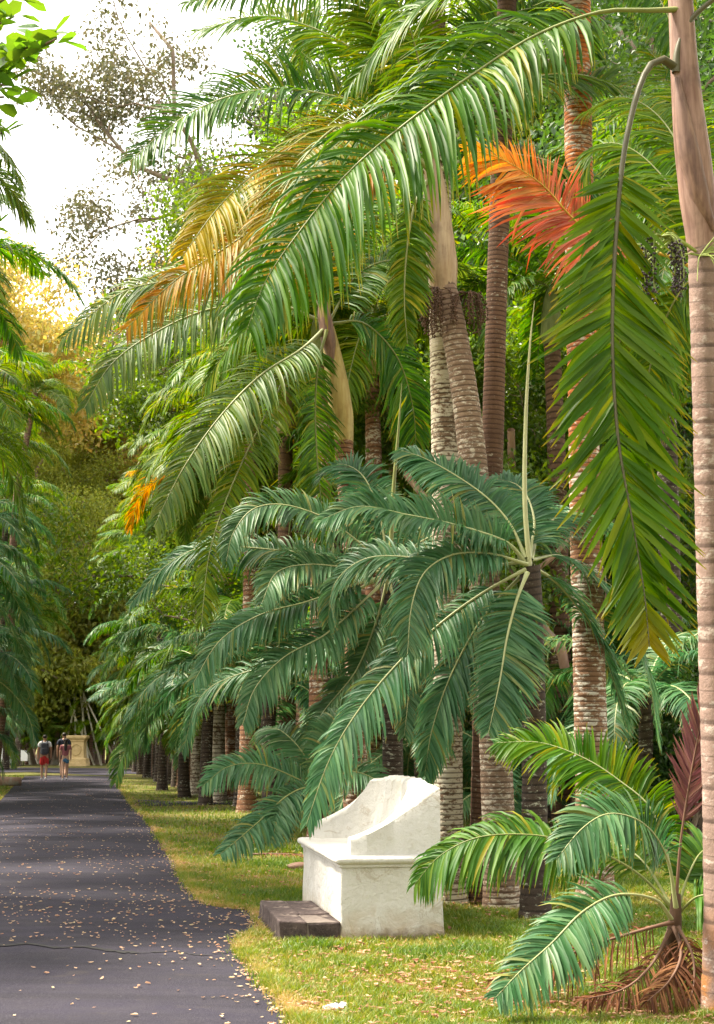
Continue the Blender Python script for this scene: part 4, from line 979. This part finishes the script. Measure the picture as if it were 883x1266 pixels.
# broad-leaved branch reaching in at the top left
def big_leaf_tree():
    t = thing('tree', 'tree reaching in a branch of big glossy paddle leaves at top left', 'tree', (-5.6, 15.5, 0))
    org = np.array(t.location)
    link('trunk', make_mesh('trunk', *tube(np.array([[0, 0, -.1], [.1, 0, 3], [0, .1, 6], [.2, 0, 9.2]]), [.24, .19, .16, .10], 12), [M['bark']]), t)
    g = np.random.default_rng(4); targets = [(62, 45), (18, 20), (12, 105), (40, 55), (-30, 60), (-60, 130), (-80, 10), (25, -15), (70, 48), (5, 120), (2, 165), (-6, 225), (-12, 285), (8, 75)]
    lv = make_mesh('leaf', *(lambda: (np.array([[0, 0, 0], [.35, .2, .02], [.75, .26, .0], [1, 0, -.08], [.75, -.26, .0], [.35, -.2, .02], [.5, 0, -.05]]), np.array([[0, 1, 6, 5], [1, 2, 3, 6], [6, 3, 4, 5]])))(), [M['tl_glossy']], dict(tint=np.full(7, .5)))
    parts = []
    for (px, py) in targets:
        e = W(px, py, 14.6+g.uniform(-.6, .6))-org; s = np.array([.1, 0, 7.6+g.uniform(0, 1.2)])
        P, _ = catmull([s, s*.5+e*.5+np.array([0, 0, .25]), e], 14); parts.append(tube(P, np.linspace(.045, .012, 14), 6))
        for k in range(15):
            o = link('leaf', lv, t, loc=tuple(P[-1-(k % 4)]+g.normal(0, .045, 3))); q = g.uniform(.24, .33); o.scale = (q, q, q); o.rotation_euler = (g.normal(0, .5), g.uniform(-.9, .4), k*2.4+g.uniform(-.4, .4))
    link('branches', make_mesh('branches', *join(parts), [M['bark']]), t)
big_leaf_tree()
# screw-pine stems behind the pedestal
sp0 = np.array([at_px(104, 90), 90, 0])
scr = thing('screw_pine', 'clump of pale slanting stilt stems behind the ochre pedestal', 'shrub', tuple(sp0))
for k, (x0, x1, z1) in enumerate([(-1.2, -.3, 4.2), (-.2, -.5, 4.6), (.6, -.1, 4.4), (1.3, .1, 4.4), (.1, .1, 4.8), (2.4, .0, 4.6), (.9, -.9, 4.2)]):
    link('stem', make_mesh('stem', *tube(np.array([[x0, random.uniform(-.4, .4), -.05], [x0*.6+x1*.4, 0, z1*.4], [x1, 0, z1]]), [.07, .06, .05], 6), [M['bark_pale']]), scr)
for k in range(16):
    lib_frond(LIB['tall'][k % 10], scr, (random.uniform(-.6, .6), random.uniform(-.5, .5), 4.3+random.uniform(-.3, .5)), (0, 0, k*2.4), .6)

# ------------------------------------------------------------------ pedestal, car, people
x = NT('ochre_stone'); co = x.coord('Object')
c = x.mix(remap(x, .35, .65, 0, 1, x.noise(co, 4, 6)), (.50, .36, .17), (.62, .47, .25))
c = x.mix(remap(x, .55, .75, 0, .6, x.noise(co, 15, 5)), c, (.30, .21, .12))
M['ochre'] = x.done(x.pbr(c, .85, .2, x.bump(x.noise(co, 30, 5), .5, .02)))
pc = G(93, 947.2)
ped = thing('stone_pedestal', 'ochre stone pedestal with flared cornice at the end of the path', 'pedestal', (float(pc[0]), float(pc[1])+.6, 0))
def sq_solid(name, prof, parent, mat):
    V = []
    for r, z in prof: V += [[-r, -r, z], [r, -r, z], [r, r, z], [-r, r, z]]
    n = len(prof); F = [[i*4+j, i*4+(j+1) % 4, i*4+4+(j+1) % 4, i*4+4+j] for i in range(n-1) for j in range(4)]
    F += [[0, 3, 2, 1], [(n-1)*4+k for k in range(4)]]
    return link(name, make_mesh(name, V, F, [mat], smooth=False), parent)
sq_solid('base', [(.66, -.03), (.66, .22), (.62, .24), (.62, .42), (.55, .46), (.50, .52)], ped, M['ochre'])
sq_solid('shaft', [(.48, .521), (.46, .9), (.45, 1.45)], ped, M['ochre'])
sq_solid('cornice', [(.455, 1.451), (.49, 1.50), (.49, 1.55), (.58, 1.66), (.60, 1.70), (.60, 1.80), (.55, 1.84)], ped, M['ochre'])
a = np.linspace(0, 2*PI, 28, endpoint=False)
P = np.stack([.28*np.cos(a), np.full(28, -.468), .98+.33*np.sin(a)], 1); P = np.vstack([P, P[:1]])
link('medallion', make_mesh('medallion', *tube(P, .035, 6, hint=(0, -1, 0)), [M['ochre']]), ped)

M['car_white'] = plain('car_white', (.78, .78, .78), .25, .03)
x = NT('car_glass'); M['car_glass'] = x.done(x.pbr((.02, .025, .03), .08, .6))
M['rubber'] = plain('rubber', (.025, .025, .026), .8); M['alloy'] = plain('alloy', (.45, .45, .46), .35)
M['lamp_red'] = plain('lamp_red', (.5, .02, .02), .3)
def car():
    c0 = np.array([at_px(-2, 89), 89.0, 0])
    c = thing('parked_car', 'white car parked behind the fronds beyond the end of path', 'car', tuple(c0), R(8))
    prof = [(-2.1, .32), (-2.12, .75), (-2.0, .92), (-1.55, 1.02), (-.95, 1.45), (-.2, 1.50), (.5, 1.42), (1.1, 1.02), (1.9, .86), (2.1, .70), (2.12, .34)]
    wds = [.80, .86, .84, .82, .62, .62, .62, .80, .80, .80, .80]
    V = []
    for (x_, z), w_ in zip(prof, wds): V += [[x_, -w_, z], [x_, w_, z]]
    V = np.array(V); n = len(prof); F = [[2*i, 2*i+1, 2*i+3, 2*i+2] for i in range(n-1)]+[[2*(n-1), 2*(n-1)+1, 1, 0]]
    me = bpy.data.meshes.new('body'); 
    lo = [2*k for k in (0, 1, 2, 3, 7, 8, 9, 10)]; hi = [2*k for k in (3, 4, 5, 6, 7)]
    F += [lo[::-1], [q+1 for q in lo], hi[::-1], [q+1 for q in hi]]
    me.from_pydata(V.tolist(), [], F); me.materials.append(M['car_white']); b = link('body', me, c); bevel(b, .06, 3)
    for s in (-1, 1):
        q = [[-1.25, s*.805, 1.06], [-.82, s*.66, 1.38], [.4, s*.655, 1.36], [.85, s*.805, 1.06]]
        link('side_window', make_mesh('side_window', q, [[0, 1, 2, 3]], [M['car_glass']]), c)
        for wx in (-1.3, 1.3):
            aa = np.linspace(0, 2*PI, 20, endpoint=False)
            P = np.array([[wx, s*.80-.09, .31], [wx, s*.80-.07, .31], [wx, s*.80+.07, .31], [wx, s*.80+.09, .31]])
            w_ = link('wheel', make_mesh('wheel', *tube(P, [.24, .31, .31, .24], 18, hint=(0, 0, 1)), [M['rubber']]), c)
            P2 = P.copy(); P2[:, 1] += s*.012
            link('rim', make_mesh('rim', *tube(P2, [.01, .2, .2, .01], 14, hint=(0, 0, 1)), [M['alloy']]), w_)
    link('windscreen', make_mesh('windscreen', [[.54, -.56, 1.405], [.54, .56, 1.405], [1.06, .72, 1.055], [1.06, -.72, 1.055]], np.array([[0, 1, 2, 3]])+0, [M['car_glass']]), c).location = (.012, 0, .02)
    link('rear_window', make_mesh('rear_window', [[-1.0, -.58, 1.43], [-1.0, .58, 1.43], [-1.5, .74, 1.06], [-1.5, -.74, 1.06]], [[0, 1, 2, 3]], [M['car_glass']]), c).location = (-.012, 0, .012)
    for s in (-1, 1): bevel(link('tail_light', make_mesh('tail_light', *box((-2.10, s*.66, .80), (.06, .26, .14)), [M['lamp_red']], smooth=False), c), .02)
car()

def skin_obj(name, verts, edges, mat, parent, sub=2):
    me = bpy.data.meshes.new(name); me.from_pydata([v[:3] for v in verts], edges, []); me.materials.append(mat)
    o = link(name, me, parent); m = o.modifiers.new('skin', 'SKIN'); m.use_smooth_shade = True
    sv = me.skin_vertices[0].data
    for i, v in enumerate(verts):
        r = v[3] if not hasattr(v[3], '__len__') else v[3]
        sv[i].radius = (r, r) if not hasattr(r, '__len__') else r
    sv[0].use_root = True
    s = o.modifiers.new('sub', 'SUBSURF'); s.levels = sub; s.render_levels = sub
    return o
M['skin_a'] = plain('skin_a', (.42, .24, .16), .55, .06); M['skin_b'] = plain('skin_b', (.50, .30, .21), .55, .06)
M['hair_dark'] = plain('hair_dark', (.022, .014, .011), .5, .2, 30); M['cloth_white'] = plain('cloth_white', (.72, .72, .74), .9, .08)
M['cloth_red'] = plain('cloth_red', (.50, .030, .030), .85, .12); M['denim'] = plain('denim', (.055, .16, .29), .9, .2, 30)
M['cloth_navy'] = plain('cloth_navy', (.022, .026, .045), .9, .1); M['cloth_plum'] = plain('cloth_plum', (.30, .10, .12), .9, .15)
M['pack_grey'] = plain('pack_grey', (.050, .055, .075), .75, .2, 12); M['shoe'] = plain('shoe', (.60, .60, .60), .7); M['shoe_dark'] = plain('shoe_dark', (.06, .06, .07), .7)
def person(loc, rz, H, label, skin, shirt, shorts, shoe, hair_long, phase=1, female=False, short_len=.5):
    k = H/1.75
    p = thing('person', label, 'person', loc, rz); p.scale = (k, k, k)
    sw = .165 if female else .19; hw = .085
    Lf = .17*phase; kneeL = (-.085, .06+Lf*.6, .50); ankL = (-.08, Lf, .09)
    kneeR = (.085, .05-Lf*.35, .49); ankR = (.08, -Lf-.03, .13)
    v = [(0, 0, .95, (.15, .11)), (0, .0, 1.12, (.125, .095)), (0, 0, 1.30, (.155, .10)), (0, 0, 1.43, (.10, .08)), (0, .005, 1.51, .052), (0, .015, 1.58, .072), (0, .02, 1.665, .094), (0, .015, 1.735, .058),
         (-hw, 0, .88, .095), (*kneeL, .058), (*ankL, .040), (ankL[0], ankL[1]+.05, .045, .040), (ankL[0], ankL[1]+.17, .03, .032),
         (hw, 0, .88, .095), (*kneeR, .058), (*ankR, .040), (ankR[0], ankR[1]+.05, .08, .040), (ankR[0], ankR[1]+.165, .035, .032),
         (-sw, 0, 1.42, .062), (-sw-.055, -.03, 1.16, .045), (-sw-.06, .05, .93, .032), (-sw-.06, .07, .85, (.022, .036)),
         (sw, 0, 1.42, .062), (sw+.055, -.04, 1.16, .045), (sw+.06, .04, .93, .032), (sw+.06, .06, .85, (.022, .036))]
    e = [(0, 1), (1, 2), (2, 3), (3, 4), (4, 5), (5, 6), (6, 7), (0, 8), (8, 9), (9, 10), (10, 11), (11, 12), (0, 13), (13, 14), (14, 15), (15, 16), (16, 17), (3, 18), (18, 19), (19, 20), (20, 21), (3, 22), (22, 23), (23, 24), (24, 25)]
    for s, hb in ((-1, 21), (1, 25)):
        hx, hy, hz_ = v[hb][:3]
        for f in range(4):
            i = len(v); v.append((hx, hy+.028-.018*f, hz_-.045, .0085)); v.append((hx, hy+.035-.018*f, hz_-.085+.008*abs(f-1.3), .007)); e += [(hb, i), (i, i+1)]
        i = len(v); v.append((hx-s*.01, hy+.045, hz_+.005, .009)); v.append((hx-s*.015, hy+.062, hz_-.035, .008)); e += [(hb, i), (i, i+1)]
    b = skin_obj('body', v, e, skin, p)
    sh = [(0, 0, .96, (.165, .125)), (0, 0, 1.12, (.145, .112)), (0, 0, 1.30, (.172, .118)), (0, 0, 1.44, (.105, .09)), (-sw, 0, 1.425, .078), (-sw-.045, -.02, 1.24, .066), (sw, 0, 1.425, .078), (sw+.045, -.02, 1.24, .066)]
    skin_obj('shirt', sh, [(0, 1), (1, 2), (2, 3), (3, 4), (4, 5), (3, 6), (6, 7)], shirt, p)
    q = short_len
    so = [(0, 0, 1.0, (.155, .115)), (0, 0, .92, (.165, .125)), (-hw, .005, .85, .112)] + [(-hw-.005, .03+Lf*.5*(1-q)+.02, .60+.18*(1-q), .10)] + [(hw, 0, .85, .112), (hw+.005, .02-Lf*.25*(1-q), .60+.18*(1-q), .10)]
    skin_obj('shorts', so, [(0, 1), (1, 2), (2, 3), (1, 4), (4, 5)], shorts, p)
    for an in (ankL, ankR):
        up_ = .0 if an is ankL else .02
        skin_obj('shoe', [(an[0], an[1]-.04, .05+up_, .045), (an[0], an[1]+.06, .045+up_, .045), (an[0], an[1]+.17, .035+up_*.3, .038)], [(0, 1), (1, 2)], shoe, p, 1)
    hr = [(0, -.035, 1.60, .082), (0, -.025, 1.68, .105), (0, -.005, 1.745, .066)]
    he = [(0, 1), (1, 2)]
    if hair_long:
        hr += [(0, -.075, 1.52, (.075, .045)), (0, -.11, 1.36, (.075, .035)), (0, -.115, 1.22, (.045, .022))]; he += [(0, 3), (3, 4), (4, 5)]
    skin_obj('hair', hr, he, M['hair_dark'], p)
    # face, turned away from us
    skin_obj('nose', [(0, .105, 1.64, .012), (0, .125, 1.615, .013)], [(0, 1)], skin, b, 1)
    for s in (-1, 1):
        skin_obj('ear', [(s*.094, .01, 1.665, .016), (s*.10, .008, 1.63, .013)], [(0, 1)], skin, b, 1)
        skin_obj('eye', [(s*.034, .098, 1.665, .010), (s*.036, .10, 1.665, .010)], [(0, 1)], M['hair_dark'], b, 1)
    skin_obj('mouth', [(-.022, .098, 1.585, .007), (.022, .098, 1.585, .007)], [(0, 1)], M['cloth_plum'], b, 1)
    return p
pdir = R(11)
def gp(px, py): q = G(px, py); return (float(q[0]), float(q[1]), .04)
m1 = person(gp(54, 965.5), pdir, 1.76, 'man in white t-shirt and red shorts walking with a dark backpack', M['skin_a'], M['cloth_white'], M['cloth_red'], M['shoe'], False, 1, False, 1.25)
person(gp(80, 966), pdir, 1.62, 'woman with long dark hair in denim shorts walking away on path', M['skin_b'], M['cloth_plum'], M['denim'], M['shoe'], True, -1, True, .55)
person(gp(78, 962.6), pdir, 1.86, 'person in dark navy shirt walking ahead of the long-haired woman', M['skin_a'], M['cloth_navy'], M['cloth_navy'], M['shoe_dark'], False, 1)
bp = thing('backpack', 'dark grey backpack on the back of the man in white', 'backpack', m1.location, pdir)
V, F = box((0, -.22, 1.22), (.30, .17, .48)); o = link('pack_body', make_mesh('pack_body', V, F, [M['pack_grey']], smooth=False), bp); bevel(o, .07, 4)
V, F = box((0, -.325, 1.12), (.22, .06, .22)); o = link('front_pocket', make_mesh('front_pocket', V, F, [M['pack_grey']], smooth=False), bp); bevel(o, .025, 3)
for s in (-1, 1):
    P, _ = catmull([[s*.09, -.14, 1.42], [s*.11, -.03, 1.535], [s*.12, .12, 1.42], [s*.14, .10, 1.2], [s*.15, -.13, 1.06]], 16)
    link('strap', make_mesh('strap', *tube(P, .022, 6), [M['pack_grey']]), bp)

# ------------------------------------------------------------------ grass and litter
x = NT('grass_blade')
c = x.ramp(x.attr('tint'), [(0, (.055, .125, .010)), (.4, (.125, .195, .018)), (.72, (.25, .24, .045)), (1, (.44, .31, .13))])
M['grass'] = x.leaf(c, .5, .35)
def bench_clear(x_, y_):
    d0, d1 = x_-BC[0], y_-BC[1]; a = d0*bv[0]+d1*bv[1]; b = d0*bu[0]+d1*bu[1]
    return ~((a > -.55) & (a < .90) & (b > -.05) & (b < 2.4)) | ((a < -.02) & (b > 1.65))
def smooth_noise(x_, y_, f, s):
    return np.sin(x_*f+s)*np.cos(y_*f*1.3+2*s)+.6*np.sin(x_*f*2.3+y_*f*1.7+s*3)+.4*np.cos(x_*f*4.7-y_*f*3.9+s)
def grass_patch(n, y0, y1, h, wd, side, seed):
    g = np.random.default_rng(seed)
    u = g.uniform(0, 1, n); y = 1/((1/y0)*(1-u)+(1/y1)*u)
    if side > 0:
        e = xr(y); x_ = e-.03+np.abs(g.uniform(-.02, 1, n))*(y*.36-e+.2); x_ = np.where(g.uniform(0, 1, n) < .04, e+g.normal(.0, .05, n), x_)
    else:
        e = xl(y); x_ = e+.02-g.uniform(0, 1, n)*np.minimum(6, 2+y*.05)
    nz = smooth_noise(x_, y, 1.1, seed)+.8*smooth_noise(x_, y, 4.2, seed+1)
    keep = bench_clear(x_, y) & (g.uniform(-1.5, 2.4, n) > -.9*nz-.5)
    x_, y, nz = x_[keep], y[keep], nz[keep]; m = len(x_)
    a = g.uniform(0, 2*PI, m); hh = h*g.uniform(.45, 1.3, m)*np.clip(1+.18*nz, .5, 1.6); l = hh*g.uniform(.2, 1.1, m); b = g.uniform(0, 2*PI, m)
    dx, dy = np.cos(a)*wd*.5, np.sin(a)*wd*.5; lx, ly = np.cos(b)*l, np.sin(b)*l
    z0 = np.zeros(m)-.004
    V = np.stack([np.stack([x_-dx, y-dy, z0], 1), np.stack([x_+dx, y+dy, z0], 1), np.stack([x_+dx*.8+lx*.35, y+dy*.8+ly*.35, hh*.62], 1), np.stack([x_-dx*.8+lx*.35, y-dy*.8+ly*.35, hh*.62], 1), np.stack([x_+lx, y+ly, hh], 1)], 1)
    i = np.arange(m)[:, None]*5
    F = np.vstack([i+np.array([[0, 1, 2, 3]]), i+np.array([[3, 2, 4, 4]])])
    edge = np.exp(-np.abs(x_-(xr(y) if side > 0 else xl(y)))/.22)
    tint = np.clip(.42-.19*nz+g.normal(0, .17, m)+.3*edge, 0, 1)
    return V.reshape(-1, 3), i, tint, m
def make_grass(name, label, specs):
    Vs, Qs, Ts, tn, o = [], [], [], [], 0
    for sp in specs:
        V, i, t, m = grass_patch(*sp)
        Vs.append(V); Qs.append(np.concatenate([i+0, i+1, i+2, i+3], 1)+o); Ts.append(np.concatenate([i+3, i+2, i+4], 1)+o); tn.append(np.repeat(t, 5)); o += len(V)
    V = np.vstack(Vs); Q = np.vstack(Qs); T_ = np.vstack(Ts)
    tri = np.vstack([Q[:, [0, 1, 2]], Q[:, [0, 2, 3]], T_])
    ob = link(name, make_mesh(name, V, tri, [M['grass']], dict(tint=np.concatenate(tn)), smooth=False), kind='stuff')
    tag(ob, label, 'grass')
make_grass('grass', 'short patchy green and straw-coloured lawn grass right of the path', [(165000, 7.6, 11.5, .062, .0065, 1, 1), (155000, 11.5, 20, .062, .0085, 1, 2), (70000, 20, 60, .06, .018, 1, 3)])
make_grass('grass', 'short strip of lawn grass along the left path edge', [(20000, 34, 66, .06, .02, -1, 5)])

# fallen leaves
def leaf_mesh(seed, L=.07, w=.035):
    g = np.random.default_rng(seed); V = []
    c1, c2 = g.uniform(-.8, .8), g.uniform(.1, 1.0)
    for i in range(5):
        t = i/4; hw = w*.5*math.sin(PI*(.06+.88*t))*g.uniform(.65, 1.2)
        for s in (-1, 0, 1): V.append([L*(t-.5), s*hw, .004+abs(s)*hw*c2+L*.5*abs(c1)*(t-.5)**2*2])
    return np.array(V), np.array([[i*3+j, i*3+j+1, i*3+j+4, i*3+j+3] for i in range(4) for j in range(2)])
def litter_mat(name, stops):
    x = NT(name); c = x.ramp(x.rnd(), stops); c = x.hsv(c, .5, 1, remap(x, .3, .7, .75, 1.25, x.noise(x.coord('Object'), 30, 3)))
    return x.leaf(c, .75, .15, spec=.2)
def litter_mat2(name, stops):
    x = NT(name); c = x.ramp(x.attr('tint'), stops); return x.leaf(c, .75, .15, spec=.2)
ST1 = [(0, (.42, .24, .16)), (.35, (.52, .34, .22)), (.7, (.60, .44, .28)), (1, (.62, .50, .30))]
ST2 = [(0, (.16, .07, .045)), (.35, (.34, .17, .11)), (.7, (.50, .29, .21)), (1, (.58, .40, .24))]
M['lit_path'] = litter_mat('lit_path', ST1); M['lit_lawn'] = litter_mat('lit_lawn', ST2)
M['lit_path2'] = litter_mat2('lit_path2', ST1); M['lit_lawn2'] = litter_mat2('lit_lawn2', ST2)
pl_m = [make_mesh('fallen_leaf', *leaf_mesh(k, .036, .020), [M['lit_path']]) for k in range(5)]
gl_m = [make_mesh('fallen_leaf', *leaf_mesh(20+k, .068, .036), [M['lit_lawn']]) for k in range(6)]
def path_z(x_, y_):
    t = np.clip((x_-xl(y_))/(xr(y_)-xl(y_)), 0, 1); return .014+.03*np.sin(PI*t)
g = np.random.default_rng(33)
def place_leaf(me, p, label, cat, group, s):
    o = link('fallen_leaf', me); o.location = p; o.rotation_euler = (g.normal(0, .15), g.normal(0, .15), g.uniform(0, 6.28)); o.scale = (s, s, s*g.uniform(.6, 1.3))
    tag(o, label, cat, group)
for i in range(110):
    u = g.uniform()**.95; y = 1/((1/7.9)*(1-u)+(1/24)*u); e = xr(y); lo = max(xl(y), -y*.26)
    x_ = e-(e-lo)*(g.uniform()**1.4); place_leaf(pl_m[i % 5], (x_, y, float(path_z(x_, y))+.002), 'small dry petal-like fallen leaf on the asphalt path', 'fallen leaf', 'fallen leaves on the path', g.uniform(.6, 1.25))
for i in range(130):
    u = g.uniform(); y = 1/((1/7.9)*(1-u)+(1/17)*u); e = xr(y)
    x_ = e+g.uniform(.02, 1)*(y*.26-e)
    if not bench_clear(np.array(x_), np.array(y)): continue
    place_leaf(gl_m[i % 6], (x_, y, g.uniform(.015, .035)), 'brown or pinkish fallen leaf lying in the lawn grass', 'fallen leaf', 'fallen leaves on the lawn', g.uniform(.6, 1.4))
def litter_stuff(name, label, n, pos, mat, L, w):
    gg = np.random.default_rng(n); bases = [leaf_mesh(50+k, L, w) for k in range(4)]
    P = pos(gg, n); n = len(P); Vs = []
    for k in range(4):
        q = P[k::4]; a = gg.uniform(0, 6.28, len(q)); s = np.clip(np.exp(gg.normal(-.15, .40, len(q))), .3, 1.35); b = bases[k][0]
        X = b[None, :, 0]*np.cos(a)[:, None]-b[None, :, 1]*np.sin(a)[:, None]; Y = b[None, :, 0]*np.sin(a)[:, None]+b[None, :, 1]*np.cos(a)[:, None]
        Vs.append(np.stack([X*s[:, None]+q[:, :1], Y*s[:, None]+q[:, 1:2], b[None, :, 2]*s[:, None]+q[:, 2:3]], -1))
    V = np.vstack(Vs); m = len(V); F = (bases[0][1][None]+(np.arange(m)*15)[:, None, None]).reshape(-1, 4)
    o = link(name, make_mesh(name, V.reshape(-1, 3), F, [M[mat]], dict(tint=np.repeat(gg.uniform(0, 1, m), 15))), kind='stuff'); tag(o, label, 'leaf litter')
def pos_path(gg, n):
    u = gg.uniform(0, 1, n); y = 1/((1/8.2)*(1-u)+(1/60)*u); e = xr(y); lo = np.maximum(xl(y), -y*.26)
    x_ = e-(e-lo)*gg.uniform(0, 1, n)**1.3; nz = smooth_noise(x_, y, .7, 3); k = (gg.uniform(-1.6, 1.6, n) < nz+.2*(y > 14)) & (gg.uniform(0, 1, n) < np.clip((y-8.6)/5.5, .06, 1)**1.3)
    x_, y = x_[k], y[k]; return np.stack([x_, y, path_z(x_, y)+.002], 1)
def pos_edge(gg, n):
    u = gg.uniform(0, 1, n); y = 1/((1/7.7)*(1-u)+(1/60)*u); x_ = xr(y)+gg.normal(.04, .09, n); k = bench_clear(x_, y)
    x_, y = x_[k], y[k]; return np.stack([x_, y, np.where(x_ < xr(y), path_z(x_, y)+.002, .02)], 1)
def pos_lawn(gg, n):
    u = gg.uniform(0, 1, n); y = 1/((1/7.7)*(1-u)+(1/62)*u); e = xr(y); x_ = e+gg.uniform(0, 1, n)*(y*.27-e)
    nz = smooth_noise(x_, y, .9, 5); k = bench_clear(x_, y) & (gg.uniform(-1.3, 1.8, n) < nz+1.4*((y < 9.4) & (x_ > .2)))
    x_, y = x_[k], y[k]; return np.stack([x_, y, gg.uniform(.01, .04, len(x_))], 1)
litter_stuff('leaf_litter', 'scatter of tiny dry petals over the asphalt path', 4300, pos_path, 'lit_path2', .034, .020)
litter_stuff('leaf_litter', 'pale leaf crumbs collected along the right path edge', 2600, pos_edge, 'lit_path2', .036, .022)
litter_stuff('leaf_litter', 'brown and pink dead leaves strewn over the lawn', 15000, pos_lawn, 'lit_lawn2', .048, .024)

# fallen frond and curled sheaths by the bench, log, white scrap
ff = G(358, 1062)
fz = thing('fallen_frond', 'reddish dry fallen frond lying in the grass left of the bench', 'fallen frond', (float(ff[0]), float(ff[1]), 0))
gq = frond_geo([ff+np.array([-.55, .2, .05]), ff+np.array([-.2, .05, .07]), ff+np.array([.2, -.05, .06]), ff+np.array([.6, .0, .04])], 22, .30, .02, .1, .25, 4, 50, 75, None, 0, 400, 3, r0=.016)
add_frond(fz, gq, M['leaf_dead'], M['rachis_dead'], name='stalk')
sh_ = G(372, 1076)
for k in range(2):
    q = sh_+np.array([.02*k, -.14*k, 0])
    s = thing('dry_sheath', ('curled brown palm sheath beside the bench front', 'smaller pale curled palm sheath nearer the stone step')[k], 'palm sheath', (float(q[0]), float(q[1]), 0))
    a = np.linspace(-1.9, 1.3, 9); V = []
    for i in range(8):
        r = .055*math.sin(PI*(.12+.8*i/7)); V += [[(i/7-.5)*.34, r*math.sin(t), .05+r*math.cos(t)] for t in a]
    link('curl', make_mesh('curl', V, grid_faces(8, 9), [M['rachis_dead']]), s)
x0 = G(4, 972)
lg = thing('log', 'short cut log lying on grass at the left path edge', 'log', (float(x0[0]), float(x0[1]), 0))
P = np.array([[-.8, 0, .16], [-.3, .02, .17], [.3, .0, .16], [.62, .05, .16], [.63, .05, .16]]); link('bark', make_mesh('bark', *tube(P, [.16, .17, .16, .15, .01], 12), [M['bark_pink']]), lg)
w0 = G(416, 1253)
wsx = thing('crumpled_paper', 'small crumpled white scrap lying on the lawn by the path', 'litter', (float(w0[0]), float(w0[1]), 0))
a = rng.normal(0, 1, (6, 12)); V = []
for i in range(6):
    for j in range(12):
        th, ph = PI*(i+.5)/6, 2*PI*j/12; r = 1+.25*a[i, j]; V.append([.075*r*math.sin(th)*math.cos(ph), .045*r*math.sin(th)*math.sin(ph), .03+.03*r*math.cos(th)])
link('paper', make_mesh('paper', V, np.array([[i*12+j, i*12+(j+1) % 12, (i+1)*12+(j+1) % 12, (i+1)*12+j] for i in range(5) for j in range(12)]), [M['cloth_white']], smooth=False), wsx)
